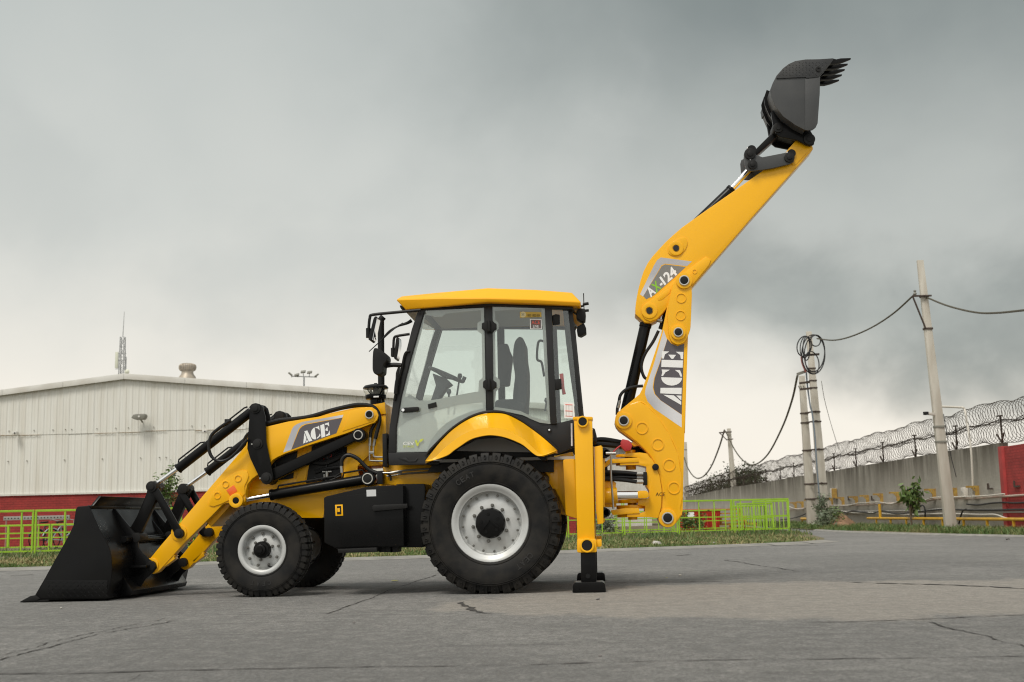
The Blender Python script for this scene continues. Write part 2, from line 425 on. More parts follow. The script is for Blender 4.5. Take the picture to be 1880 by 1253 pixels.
ribbon(GG((-20, 1216), (100, 1185), (180, 1165), (350, 1135)), .008, .006, 'slab_joint', seed=4)
ribbon(GG((-20, 1210), (120, 1176), (240, 1148), (315, 1136)), .006, .005, 'slab_joint', seed=5, jit=.03)
ribbon(GG((600, 1128), (660, 1106), (730, 1080), (800, 1056)), .007, .011, 'slab_joint', seed=6, jit=.01)
ribbon(GG((430, 1134), (500, 1131), (600, 1129)), .007, .004, 'slab_joint', seed=7)
ribbon(GG((846, 1106), (862, 1118), (878, 1126), (940, 1131), (1060, 1137), (1180, 1140)), .030, .008, 'yard_crack', seed=8, jit=.03)
ribbon(GG((1480, 1143), (1620, 1140), (1740, 1134), (1890, 1128)), .010, .014, 'yard_crack', seed=9)
ribbon(GG((1705, 1143), (1790, 1163), (1890, 1190)), .008, .007, 'yard_crack', seed=10)
ribbon(GG((1090, 1071), (1280, 1068), (1480, 1067), (1640, 1072), (1760, 1076), (1900, 1082)), .012, .035, 'yard_crack', seed=11, jit=.03)
ribbon(GG((1330, 1029), (1440, 1046), (1560, 1066)), .014, .012, 'slab_joint', seed=12)
ribbon(GG((1240, 1021), (1265, 1019)), .05, .05, 'yard_crack', seed=13); ribbon(GG((20, 1058), (60, 1056)), .05, .04, 'yard_crack', seed=14)
ribbon(GG((1415, 1003), (1530, 1002)), .05, .05, 'yard_crack', seed=15)
# verges
V1 = [(-60, -7.5), (-9.6, 9.0), (-2.15, 11.5), (1.0, 13.4), (3.3, 14.6), (4.6, 15.35), (5.5, 16.1), (6.3, 17.4), (6.8, 20), (7.9, 31), (8.4, 60), (8.4, 175), (-90, 175), (-90, -7.5)]
V2 = [(30, 8.0), (11.3, 17.4), (10.05, 22.4), (9.2, 28), (9.0, 34), (9.0, 175), (40, 175), (40, 8.0)]
def sheet(name, poly, z, m): return struct(filled([[(x, y, z) for x, y in poly]]).build(name, m))
sheet('grass_verge', V1, .03, SOIL); sheet('grass_verge', V2, .03, SOIL)
kb = MB()
for pl in (V1[:8], V2[:5]):
    for a, b in zip(pl[:-1], pl[1:]):
        a, b = Vector((*a, 0)), Vector((*b, 0)); t = (b-a).normalized(); nr = Vector((t.y, -t.x, 0))
        if pl[0] == V2[0]: nr = -nr
        w = .42 if pl[0] == V1[0] else .12
        kb.add([a+nr*w+Vector((0, 0, .004)), b+nr*w+Vector((0, 0, .004)), b+nr*.02+Vector((0, 0, .05)), a+nr*.02+Vector((0, 0, .05)), b-nr*.1+Vector((0, 0, .05)), a-nr*.1+Vector((0, 0, .05))], [[0, 1, 2, 3], [3, 2, 4, 5]])
struct(kb.build('concrete_edging', KERB))
# grass: many single blades, one mesh per verge
def grass_mat(name, c1, c2, c3):
    m = bpy.data.materials.new(name); m.use_nodes = True; n, l, b = nodes_of(m)
    g = n.new('ShaderNodeNewGeometry'); t = n.new('ShaderNodeTexNoise'); t.inputs['Scale'].default_value = .55; t.inputs['Detail'].default_value = 5; l.new(g.outputs['Position'], t.inputs['Vector'])
    r = n.new('ShaderNodeValToRGB'); e = r.color_ramp.elements; e[0].position = .36; e[0].color = (*c1, 1); e[1].position = .62; e[1].color = (*c3, 1); q = e.new(.49); q.color = (*c2, 1)
    mx = n.new('ShaderNodeMath'); mx.operation = 'MULTIPLY_ADD'; mx.inputs[1].default_value = .22; mx.inputs[2].default_value = -.11; l.new(g.outputs['Random Per Island'], mx.inputs[0])
    ad = n.new('ShaderNodeMath'); ad.operation = 'ADD'; l.new(t.outputs['Fac'], ad.inputs[0]); l.new(mx.outputs[0], ad.inputs[1]); l.new(ad.outputs[0], r.inputs[0])
    l.new(r.outputs[0], b.inputs['Base Color']); b.inputs['Roughness'].default_value = .7
    return m
GRASS = grass_mat('verge_grass', (.075, .135, .026), (.13, .165, .048), (.30, .25, .115))
GRASS2 = grass_mat('lush_grass', (.050, .105, .020), (.085, .14, .032), (.17, .165, .06))
def inside(x, y, poly):
    r = False; n = len(poly)
    for i in range(n):
        x0, y0 = poly[i]; x1, y1 = poly[(i+1) % n]
        if (y0 > y) != (y1 > y) and x < (x1-x0)*(y-y0)/(y1-y0)+x0: r = not r
    return r
def grass(name, label, m, gen, n, hs, seed):
    rnd = random.Random(seed); vs, fs = [], []
    k = 0
    while k < n:
        r = gen(rnd)
        if r is None: continue
        x, y, s = r; k += 1
        h = rnd.uniform(*hs)*s; a = rnd.uniform(0, 6.28); w = rnd.uniform(.008, .017); bx, by = rnd.gauss(0, .45)*h, rnd.gauss(0, .45)*h
        ca, sa = math.cos(a)*w, math.sin(a)*w; o = len(vs)
        vs += [(x-ca, y-sa, .025), (x+ca, y+sa, .025), (x+bx*.4+ca*.8, y+by*.4+sa*.8, .03+h*.6), (x+bx*.4-ca*.8, y+by*.4-sa*.8, .03+h*.6), (x+bx, y+by, .03+h)]
        fs += [[o, o+1, o+2, o+3], [o+3, o+2, o+4]]
    o = bpy.data.meshes.new(name); o.from_pydata(vs, [], fs); o.materials.append(m)
    ob = bpy.data.objects.new(name, o); COL.objects.link(ob); stuff(ob, label, 'grass'); return ob
def edge_y(x):
    pts = V1[0:8]
    for (x0, y0), (x1, y1) in zip(pts[:-1], pts[1:]):
        if x0 <= x <= x1: return y0+(y1-y0)*(x-x0)/(x1-x0)
    return 99
def gen1(r):
    x = r.uniform(-17, 6.2); e = edge_y(x)
    y = e+.03+abs(r.gauss(0, 3.6))
    if -8 < x < -3.0 and r.random() < .6: return None
    s = .40+.8*r.random()**3
    if x > 1.2: s *= 1.15
    return (x, y, s) if inside(x, y, V1) else None
grass('grass', 'short patchy grass on the strip between yard and green fence', GRASS, gen1, 60000, (.035, .105), 1)
def gen2(r):
    x = r.uniform(-18, 7.6); y = edge_y(min(x, 6.2))+r.uniform(6.5, 17)
    return (x, y, .5+r.random()**2) if inside(x, y, V1) else None
grass('weeds', 'rank green weeds growing behind the green fence', GRASS2, gen2, 12000, (.04, .20), 2)
def gen3(r):
    y = 17.8+r.random()**1.3*44; x0 = 11.2-(y-17.4)*.10 if y < 30 else 9.1
    x = x0+r.random()**1.1*(12.9-.02*(y-27)-x0)
    return (x, y, .6+.8*r.random()**2) if inside(x, y, V2) else None
grass('grass', 'green grass along the foot of the razor wire wall', GRASS2, gen3, 28000, (.05, .19), 3)
# ================================================================== BACKGROUND THINGS
def seg_dir(a, b): d = Vector(b)-Vector(a); return d.normalized()
# ---- green fence panels
GREEN = mat('lime_green_paint', (.30, .50, .025), .45, col2=(.25, .44, .02), nscale=6)
def fence_panel(a, b, h, label, bars, group, z0=.15, tilt=0.0, t=.045, top=1.25):
    a, b = Vector((*a, 0)), Vector((*b, 0)); d = (b-a).normalized(); a = a+d*.012; b = b-d*.012
    lean = Vector((-d.y, d.x, 0))*tilt
    r = thing('fence_panel', label, 'fence', tuple(a), group)
    up = lambda z: Vector((0, 0, z))+lean*(z/h)
    MB().beam(a+up(h), b+up(h), t*1.1, t*top).build('top_rail', GREEN, r, bev=.004); MB().beam(a+up(h*.52), b+up(h*.52), t*.7, t*.8).build('middle_rail', GREEN, r); MB().beam(a+up(z0), b+up(z0), t*.8, t*.9).build('bottom_rail', GREEN, r)
    MB().beam(a+d*t/2+up(.02), a+d*t/2+up(h), t, t).build('post', GREEN, r); MB().beam(b-d*t/2+up(.02), b-d*t/2+up(h), t, t).build('post', GREEN, r)
    L = (b-a).length
    for f, w in bars:
        p = a+d*(L*f); MB().beam(p+up(z0), p+up(h), t*w, t*w).build('bar', GREEN, r)
    return r
plain = ((.34, .8), (.67, .8)); wide = ((.17, .75), (.52, .8), (.85, .7))
R_pts = [(-1.95, 27.6), (-.07, 28.0), (1.78, 28.6), (3.62, 29.1), (5.52, 29.6), (7.46, 30.0)]
R_lab = ['green tube fence panel seen low through the gap before the stabiliser', 'green tube fence panel right behind the stabiliser leg and king post', 'green tube fence panel below the foot of the boom',
         'green tube fence panel just right of the boom, before the red bins', 'last green tube fence panel, at the road end, before the leaning barred panels']
R_bars = [plain, ((.30, .8), (.62, .8)), ((.10, .7), (.42, .8), (.74, .8)), ((.38, .8), (.66, .8), (.97, 1.3)), ((.13, .8), (.58, .8))]
for i in range(5): fence_panel(R_pts[i], R_pts[i+1], 1.15, R_lab[i], R_bars[i], 'green fence panels along the verge')
L_pts = [(-17.45, 16.9), (-15.45, 17.5), (-13.42, 18.15), (-11.4, 18.9), (-9.45, 19.9)]
L_lab = ['green tube fence panel cut off by the photo edge on the bucket side', 'leftmost fully framed green fence panel before the bicycle rack', 'green tube fence panel running in behind the loader bucket', 'green tube fence panel hidden mostly behind the loader bucket and arms']
for i in range(4): fence_panel(L_pts[i], L_pts[i+1], 1.17, L_lab[i], (((.45, .8), (.86, .8)) if i == 1 else ((.34, .9), (.68, .9))), 'green fence panels along the verge')
B_pts = [(-20.5, 24.2), (-18.3, 24.5), (-16.1, 24.8), (-13.9, 25.1), (-11.7, 25.4)]
B_lab = ['low green fence panel at the photo edge behind the front fence', 'low green fence panel in front of the pale bicycle', 'low green fence panel between the bicycles and the loader bucket', 'low green fence panel behind the bucket, by the sapling']
for i in range(4): fence_panel(B_pts[i], B_pts[i+1], .82, B_lab[i], ((.2, .8), (.42, 1.5), (.62, .8), (.84, .8)), 'low green fence panels further back')
C_pts = [(-.6, 34.2), (1.6, 34.8), (3.8, 35.3), (5.9, 35.8)]
C_lab = ['low far green fence panel glimpsed below the king post', 'low far green fence panel behind the boom foot', 'low far green fence panel before the red bins and yellow frames']
for i in range(3): fence_panel(C_pts[i], C_pts[i+1], .84, C_lab[i], ((.25, .8), (.5, .8), (.75, .8)), 'low green fence panels further back')
many = lambda n: tuple(((i+.5)/n, .55) for i in range(n))
fence_panel((5.75, 30.35), (7.05, 30.7), 1.02, 'barred green panel stored upright behind the last fence panel', many(12), 'barred green panels', tilt=.10)
fence_panel((6.35, 31.2), (7.62, 31.0), 1.10, 'barred green panel leaning behind the fence end nearest the road', many(9), 'barred green panels', tilt=.22)
fence_panel((5.65, 31.9), (6.9, 31.6), .95, 'rearmost barred green panel beside the yellow frames', many(10), 'barred green panels', tilt=-.05)

# ---- warehouse
CREAM = mat('cream_sheet_metal', (.68, .675, .625), .45, col2=(.60, .58, .515), nscale=1.6, stretch=(2.2, 1, .18), bump=.04, bscale=3, contrast=(.42, .72))
TRIMW = mat('white_trim', (.64, .63, .59), .45, col2=(.54, .52, .47), nscale=1.5)
ROOFM = mat('roof_sheet', (.50, .50, .48), .5)
RUST = mat('rust_stain', (.30, .20, .11), .8, col2=(.40, .33, .23), nscale=5)
def brick_mat(name, c1, c2, mortar, sc, mode):
    m = bpy.data.materials.new(name); m.use_nodes = True; n, l, b = nodes_of(m)
    g = n.new('ShaderNodeNewGeometry'); s = n.new('ShaderNodeSeparateXYZ'); l.new(g.outputs['Position'], s.inputs[0]); c = n.new('ShaderNodeCombineXYZ')
    l.new(s.outputs[0 if mode == 'X' else 1], c.inputs[0]); l.new(s.outputs[2], c.inputs[1])
    t = n.new('ShaderNodeTexBrick'); l.new(c.outputs[0], t.inputs['Vector']); t.inputs['Color1'].default_value = (*c1, 1); t.inputs['Color2'].default_value = (*c2, 1); t.inputs['Mortar'].default_value = (*mortar, 1)
    t.inputs['Scale'].default_value = sc; t.inputs['Mortar Size'].default_value = .012; t.inputs['Brick Width'].default_value = .5; t.inputs['Row Height'].default_value = .2
    q = n.new('ShaderNodeTexNoise'); q.inputs['Scale'].default_value = 2.0; q.inputs['Detail'].default_value = 6; l.new(g.outputs['Position'], q.inputs['Vector'])
    mx = n.new('ShaderNodeMix'); mx.data_type = 'RGBA'; mx.blend_type = 'MULTIPLY'; mx.inputs[7].default_value = (.72, .68, .68, 1)
    r = n.new('ShaderNodeMapRange'); r.inputs[1].default_value = .4; r.inputs[2].default_value = .7; l.new(q.outputs['Fac'], r.inputs[0]); l.new(r.outputs[0], mx.inputs[0]); l.new(t.outputs['Color'], mx.inputs[6])
    l.new(mx.outputs[2], b.inputs['Base Color']); b.inputs['Roughness'].default_value = .8
    bp = n.new('ShaderNodeBump'); bp.inputs['Strength'].default_value = .8; bp.inputs['Distance'].default_value = .02; bp.invert = True; l.new(t.outputs['Fac'], bp.inputs['Height']); l.new(bp.outputs[0], b.inputs['Normal'])
    return m
BRICKX = brick_mat('red_painted_brick', (.33, .031, .026), (.28, .028, .023), (.21, .022, .019), 2.2, 'X')
BRICKY = brick_mat('red_painted_brick_wall', (.40, .045, .040), (.34, .04, .035), (.24, .03, .026), 2.2, 'Y')
WH = thing('warehouse', 'long cream corrugated warehouse gable with white fascia and red brick base', 'building', (-17.2, 33, 0))
WY, RXW, RZW, SL = 33.0, -17.17, 6.36, .100
XL, XR = -34.4, .1
roofz = lambda x: RZW-abs(x-RXW)*SL
b_ = MB(); b_.box((XL, WY+.03, 0), (XR, WY+.35, 2.0)); b_.build('brick_base', BRICKX, WH)
b_ = MB(); b_.add([(XL, WY+.1, 2.0), (XR, WY+.1, 2.0), (XR, WY+.1, roofz(XR)), (RXW, WY+.1, RZW), (XL, WY+.1, roofz(XL)), (XL, WY+38, 2.0), (XR, WY+38, 2.0), (XR, WY+38, roofz(XR)), (RXW, WY+38, RZW), (XL, WY+38, roofz(XL))], [[1, 6, 7, 2], [0, 4, 9, 5], [5, 9, 8, 7, 6], [0, 1, 2, 3, 4]]); b_.build('wall_core', CREAM, WH)
b_ = MB(); b_.box((XR-.3, WY+.4, 0), (XR-.05, WY+38, 2.0)); b_.build('brick_base', BRICKX, WH)
b_ = MB(); e = .12
b_.add([(XL-.3, WY-e, roofz(XL)+.03), (RXW, WY-e, RZW+.18), (XR+.3, WY-e, roofz(XR)+.15), (XL-.3, WY+38.3, roofz(XL)+.15), (RXW, WY+38.3, RZW+.18), (XR+.3, WY+38.3, roofz(XR)+.15)], [[0, 1, 4, 3], [1, 2, 5, 4]]); b_.build('roof', ROOFM, WH)
def ribs(x0, x1, zb, ztop, y):
    # one corrugated sheet: trapezoid ribs a quarter metre apart
    P = []; step = .25; x = x0
    while x < x1-1e-4:
        for dx_, dy_ in ((0, -.017), (.022, -.017), (.045, 0), (.10, 0), (.112, -.006), (.128, -.006), (.14, 0), (.208, 0), (.232, -.017)):
            if x+dx_ < x1-1e-4: P.append((x+dx_, dy_))
        x += step
    P.append((x1, -.017)); vs = []
    for px_, dy_ in P: vs += [(px_, y+dy_, zb), (px_, y+dy_, ztop(px_))]
    return MB().add(vs, [[2*i, 2*i+2, 2*i+3, 2*i+1] for i in range(len(P)-1)])
rnd = random.Random(5)
x = XL
while x < XR-.05:
    w = 1.0 if x > -24.5 else 4.0
    x1 = min(x+w, XR)
    zz_ = 4.36+rnd.uniform(-.02, .02)
    ribs(x, x1, 2.03, lambda q: zz_, WY+.055+rnd.uniform(-.004, .004)).build('wall_sheet', CREAM, WH, ang=20)
    ribs(x, x1, zz_-.05, lambda q: roofz(q)+.02, WY+.035+rnd.uniform(-.004, .004)).build('wall_sheet', CREAM, WH, ang=20)
    if x > -24 and rnd.random() < .55: MB().box((x+.05, WY-.012, zz_-.064), (x1-.1, WY+.006, zz_-.050)).build('lap_stain', RUST, WH)
    x = x1
b_ = MB(); b_.box((XL, WY-.03, 1.97), (XR, WY+.05, 2.035)); b_.build('base_flashing', TRIMW, WH)
xx = RXW
for sgn in (-1, 1):
    s0 = 0.0
    while s0 < 17.2:
        s1 = min(s0+2.42, 17.25)
        xa, xb = RXW+sgn*s0, RXW+sgn*s1
        pts = [(xa, roofz(xa)-.015), (xb, roofz(xb)-.015), (xb, roofz(xb)+.205), (xa, roofz(xa)+.205)]
        MB().prism([(p[0]*1.0+(sgn*.004 if i in (0, 3) else -sgn*.004), p[1]) for i, p in enumerate(pts)], WY-.14, WY-.10+rnd.uniform(0, .01)).build('fascia', TRIMW, WH, bev=.004)
        s0 = s1
sc_ = MB()
for z_ in (4.47, 3.30):
    x = -23.5
    while x < 0:
        sc_.box((x-.014, WY-.012, z_-.012), (x+.014, WY+.05, z_+.012)); x += rnd.choice((.25, .5, .75, 1.0, 1.5))
stuff(sc_.build('sheet_screw', mat('screw_dark', (.16, .14, .11), .6), WH))
# fittings on the warehouse
GREYL = mat('lamp_grey', (.20, .195, .165), .5); 
p = U(262, 768, WY); t = thing('wall_floodlight', 'grey floodlight sticking out high on the warehouse wall', 'lamp', (p.x, WY, p.z))
MB().prism([(p.x-.27, p.z-.02), (p.x-.18, p.z+.10), (p.x-.05, p.z+.125), (p.x+.26, p.z+.12), (p.x+.28, p.z+.02), (p.x+.22, p.z-.09), (p.x-.12, p.z-.09)], WY-.5, WY-.2).build('lamp_housing', GREYL, t, bev=.03); MB().beam((p.x, WY-.25, p.z-.05), (p.x, WY, p.z-.16), .05, .04).build('bracket', GREYL, t)
MB().disc((p.x+.05, p.z+.02), .035, WY-.52, WY-.49).build('painted_glint', TRIMW, t)  # small white disc painted in as a glint on the lamp housing
for px_, py_, lb in ((33, 796, 'small security camera on the warehouse wall near its left side'), (380, 793, 'small white security camera above the bucket cylinders on the warehouse')):
    p = U(px_, py_, WY); t = thing('security_camera', lb, 'camera', (p.x, WY, p.z), 'cameras on the warehouse wall')
    MB().box((p.x-.10, WY-.30, p.z-.05), (p.x+.08, WY-.10, p.z+.05)).build('camera_body', TRIMW, t, bev=.015); MB().beam((p.x, WY-.12, p.z), (p.x, WY, p.z+.02), .04, .04).build('bracket', GREYL, t); MB().cyl((p.x+.02, WY-.31, p.z-.01), (p.x+.02, WY-.29, p.z-.01), .03, n=12).build('lens', BLKM, t)
p = U(344, 692, 37.0); VM = mat('ventilator_metal', (.42, .36, .28), .45, col2=(.34, .30, .25), nscale=8, metal=.2)
rv = thing('roof_ventilator', 'round turbine ventilator standing on the warehouse roof', 'ventilator', (p.x, 37, p.z-.1))
MB().lathe([(-.35, .40), (0.0, .34), (.10, .26), (.20, .24), (.24, .25)], (p.x, 37, p.z), 28, 'Z').build('base_cone', VM, rv)
dm = MB(); dm.lathe([(.24, .24), (.27, .30), (.36, .33), (.45, .33), (.53, .27), (.56, .15), (.565, .001)], (p.x, 37, p.z), 28, 'Z'); dm.build('dome', VM, rv)
for i in range(28):
    a = i*2*math.pi/28; c_, s_ = math.cos(a), math.sin(a); MB().tube([(p.x+c_*r, 37+s_*r, p.z+z) for z, r in ((.25, .29), (.33, .345), (.42, .352), (.50, .32), (.55, .2))], .014, 4, 2).build('vane', VM, rv)

# ---- telecom mast far behind the roof
MG = mat('mast_steel', (.30, .31, .31), .6)
tb = Vector((-54.2, 123, 0)); tm = thing('telecom_mast', 'thin lattice telecom mast rising beyond the warehouse ridge', 'mast', tuple(tb))
for sx_, sy_ in ((-1, -1), (1, -1), (1, 1), (-1, 1)):
    MB().beam(tb+Vector((sx_*.55, sy_*.55, 0)), tb+Vector((sx_*.22, sy_*.22, 22.6)), .07, .07).build('leg', MG, tm)
lt = MB(); n_ = 38
for i in range(n_):
    z0_, z1_ = 22.6*i/n_, 22.6*(i+1)/n_; r0, r1 = .55-.33*i/n_, .55-.33*(i+1)/n_
    for k in range(4):
        a0 = ((-1, -1), (1, -1), (1, 1), (-1, 1)); p0, p1 = a0[k], a0[(k+1) % 4]
        if i % 2: p0, p1 = p1, p0
        lt.beam(tb+Vector((p0[0]*r0, p0[1]*r0, z0_)), tb+Vector((p1[0]*r1, p1[1]*r1, z1_)), .035, .035); lt.beam(tb+Vector((p0[0]*r0, p0[1]*r0, z0_)), tb+Vector((p1[0]*r0, p1[1]*r0, z0_)), .03, .03)
stuff(lt.build('lattice', MG, tm))
MB().cyl(tb+Vector((0, 0, 22.6)), tb+Vector((.1, 0, 25.6)), .05, .025, 8).build('lightning_rod', MG, tm)
AN = mat('antenna_cream', (.62, .63, .52), .5)
MB().box(tuple(tb+Vector((-.75, -.3, 18.9))), tuple(tb+Vector((-.4, -.1, 20.8)))).build('panel_antenna', AN, tm, bev=.03); MB().box(tuple(tb+Vector((.45, -.2, 18.6))), tuple(tb+Vector((.56, -.1, 20.2)))).build('panel_antenna', MG, tm)
for z_ in (18.8, 19.8, 20.6): MB().beam(tb+Vector((-.7, -.2, z_)), tb+Vector((.55, -.2, z_)), .05, .05).build('antenna_arm', MG, tm)
MB().lathe([(0, .001), (.08, .22), (.12, .3)], tuple(tb+Vector((.8, -.6, 18.4))), 16, 'Y').build('dish', AN, tm)
# ---- floodlight mast
fb = Vector((-25.85, 95.8, 0)); fm = thing('floodlight_mast', 'tall floodlight mast with five lamp heads behind the warehouse', 'lamp post', tuple(fb))
MB().cyl(fb, fb+Vector((0, 0, 13.9)), .16, .07, 12).build('pole', MG, fm)
MB().beam(fb+Vector((-1.1, 0, 14.0)), fb+Vector((1.2, 0, 13.85)), .09, .09).build('cross_arm', MG, fm)
for dx_, dz_, tl in ((-1.25, .25, -.7), (-.65, .15, .2), (-.05, .42, .1), (.55, .35, .1), (1.2, .05, .6)):
    c = fb+Vector((dx_, -.1, 13.95+dz_)); d_ = Vector((math.cos(tl), 0, math.sin(tl)))
    MB().beam(c-d_*.22, c+d_*.22, .12, .34 if abs(tl) < .3 else .16, (0, .8, .6)).build('lamp_head', GREYL, fm, bev=.02); MB().beam(c, fb+Vector((dx_*.9, 0, 13.9)), .05, .05).build('lamp_bracket', MG, fm)
# ---- low shed beyond
sd = thing('shed', 'low pale corrugated shed with dark eave glimpsed behind the king post', 'building', (0, 64, 0))
ribs(-5.5, 4.15, 0, lambda q: 5.25-.19*(q-.8), 64).build('wall', TRIMW, sd, ang=20); MB().prism([(-6, 6.45), (4.5, 4.45), (4.5, 4.85), (-6, 6.85)], 63.4, 64.3).build('eave', mat('dark_eave', (.075, .07, .06), .7), sd); MB().box((-5.5, 64.05, 0), (4.1, 76, 4.4)).build('rear_block', TRIMW, sd)

# ---- boundary wall with razor wire
WLINE = [(13.8, 27.4), (11.6, 90.0), (11.5, 172.0)]
def wallx(y):
    if y <= 90: return 13.8+(y-27.4)*(11.6-13.8)/(62.6)
    return 11.6-(y-90)*.1/82
def W(px, py, off=0.0):                                   # pixel -> point on the wall's road side
    d = ray(px, py); Y = 40.0
    for _ in range(12):
        t = (wallx(Y)-off-CAMLOC.x)/d.x; Y = CAMLOC.y+d.y*t
    return CAMLOC+d*t
CR.update({'p': (1460, 840, 7.833), 'z': (1680, 720, 4.475), 'y': (1430, 580, 6.96), 'x': (1660, 460, 6.96), 'v': (1240, 600, 2.9375), 'n': (1250, 720, 5.22), 'q': (1240, 860, 7.833)})
def WK(k, x, y, off=.0): return W(*pxy(k, x, y), off)
def wall_mat():
    m = bpy.data.materials.new('weathered_render'); m.use_nodes = True; n, l, b = nodes_of(m)
    g = n.new('ShaderNodeNewGeometry')
    def noise(scale, st, det=7):
        mp = n.new('ShaderNodeMapping'); mp.inputs['Scale'].default_value = st; l.new(g.outputs['Position'], mp.inputs[0]); t = n.new('ShaderNodeTexNoise'); t.inputs['Scale'].default_value = scale; t.inputs['Detail'].default_value = det; t.inputs['Roughness'].default_value = .65; l.new(mp.outputs[0], t.inputs['Vector']); return t.outputs['Fac']
    s = n.new('ShaderNodeSeparateXYZ'); l.new(g.outputs['Position'], s.inputs[0])
    big = noise(.5, (1, 1, 1)); drip = noise(1.0, (1, 1.5, .16)); fine = noise(9, (1, 1, 1))
    def mr(v, a, b_, c, d):
        q = n.new('ShaderNodeMapRange'); q.inputs[1].default_value, q.inputs[2].default_value, q.inputs[3].default_value, q.inputs[4].default_value = a, b_, c, d; l.new(v, q.inputs[0]); return q.outputs[0]
    def mix(f, a, c):
        q = n.new('ShaderNodeMix'); q.data_type = 'RGBA'
        for i, v in ((0, f), (6, a), (7, c)):
            if isinstance(v, tuple): q.inputs[i].default_value = (*v, 1)
            else: l.new(v, q.inputs[i])
        return q.outputs[2]
    col = mix(mr(big, .35, .65, 0, 1), (.33, .31, .265), (.43, .405, .35))
    # rain stains running down from the coping
    zt = mr(s.outputs[2], 1.3, 2.75, 0, 1)
    mu = n.new('ShaderNodeMath'); mu.operation = 'MULTIPLY'; l.new(zt, mu.inputs[0]); l.new(mr(drip, .34, .56, .10, 1.0), mu.inputs[1])
    col = mix(mu.outputs[0], col, (.095, .083, .062)); col = mix(mr(fine, .45, .75, 0, .35), col, (.16, .15, .13))
    l.new(col, b.inputs['Base Color']); b.inputs['Roughness'].default_value = .9
    bp = n.new('ShaderNodeBump'); bp.inputs['Strength'].default_value = .5; bp.inputs['Distance'].default_value = .02; l.new(fine, bp.inputs['Height']); l.new(bp.outputs[0], b.inputs['Normal'])
    return m
RENDER = wall_mat()
bw = MB(); vs = []
ysw = [27.42]+[27.42+i*2.0 for i in range(1, 73)]
rnd = random.Random(11)
for y in ysw:
    x = wallx(y); zt = 2.75+rnd.uniform(-.012, .012); vs += [(x, y, -.1), (x, y, zt), (x+.25, y, zt), (x+.25, y, -.1)]
bw.add(vs, [[i*4+k, i*4+4+k, i*4+4+(k+1) % 4, i*4+(k+1) % 4] for i in range(len(ysw)-1) for k in range(3)]+[[3, 2, 1, 0], [len(vs)-4, len(vs)-3, len(vs)-2, len(vs)-1]])
tag(bw.build('boundary_wall', RENDER), 'long stained grey rendered boundary wall receding along the road', 'wall')
rw = thing('red_brick_wall', 'red painted brick wall joining the grey wall at the photo edge', 'wall', (14, 25, 0))
MB().prism([(27.05, -.1), (17.5, -.1), (17.5, 2.55), (27.05, 2.55)], 0, .3)
q_ = MB(); q_.add([(wallx(27.05)-.02, 27.05, -.1), (wallx(17)-.02, 17, -.1), (wallx(17)-.02, 17, 2.6), (wallx(27.05)-.02, 27.05, 2.6), (wallx(27.05)+.25, 27.05, -.1), (wallx(17)+.25, 17, -.1), (wallx(17)+.25, 17, 2.6), (wallx(27.05)+.25, 27.05, 2.6)], [[0, 1, 2, 3], [4, 7, 6, 5], [3, 2, 6, 7], [0, 4, 5, 1], [1, 5, 6, 2], [0, 3, 7, 4]])
q_.build('wall_panel', BRICKY, rw); REDP = mat('red_wall_paint', (.40, .045, .04), .7, col2=(.33, .038, .034), nscale=3)
MB().box((wallx(27.2)-.10, 27.05, -.1), (wallx(27.2)+.3, 27.40, 2.62)).build('pier', REDP, rw, bev=.015)
cs = MB(); cs.lathe([(0, .03), (.12, .09), (.35, .13), (.36, .001)], (wallx(27.0), 27.2, 2.62), 10, 'Z')
# razor wire: two coils along the top, on T posts with splayed arms
WIRE = mat('rusty_razor_wire', (.030, .025, .020), .7, col2=(.055, .040, .028), nscale=3, spec=.2)
POSTM = mat('rusty_angle_iron', (.060, .042, .032), .8)
def coil(name, label, zc, rad, seed, y0=17.2, y1=150.0):
    rnd = random.Random(seed); P = []; y = y0; a = 0.0; k = 14
    ph = rnd.uniform(0, 6)
    while y < y1:
        pitch = .22+.12*(.5+.5*math.sin(y*1.7+ph))+.10*max(0, (y-40)/60)
        r = rad*(1+.06*math.sin(y*.83+ph)+.03*math.sin(y*2.1))
        zz_ = zc+.06*math.sin(y*.9+ph)+.025*math.sin(y*3.3)
        for i in range(k):
            t = a+2*math.pi*i/k; sh = .03*math.sin(t*.5+y*.37)
            P.append(Vector((wallx(y)+.12+math.cos(t)*r*.95, y+pitch*i/k+sh+.06*math.sin(t+ph), 2.75+zz_+math.sin(t)*r)))
        y += pitch
    mb = MB(); mb.tube(P, .009, 3, 0); return tag(mb.build(name, WIRE), label, 'razor wire', 'razor wire coils on the wall')
coil('razor_wire_coil', 'upper coil of rusty razor wire along the grey wall', .98, .34, 1)
coil('razor_wire_coil', 'lower coil of rusty razor wire resting on the grey wall', .36, .34, 2)
pw = MB(); P = [Vector((wallx(y)+.05, y, 2.75+.67+.05*math.sin(y*1.9)+.03*math.sin(y*.7))) for y in [17.2+i*.6 for i in range(222)]]; pw.tube(P, .02, 4, 0); tag(pw.build('tension_wire', WIRE), 'twisted tension wire between the two razor coils', 'wire')
spots = [(690, 380, 'z'), (320, 465, 'z'), (1283, 690, 'v'), (1110, 730, 'v'), (965, 755, 'v'), (848, 772, 'v'), (632, 815, 'v'), (560, 828, 'v'), (483, 842, 'v'), (424, 856, 'v'), (365, 866, 'v')]
ordn = ['nearest', 'second', 'third', 'fourth', 'fifth', 'sixth', 'seventh', 'eighth', 'ninth', 'tenth', 'farthest']
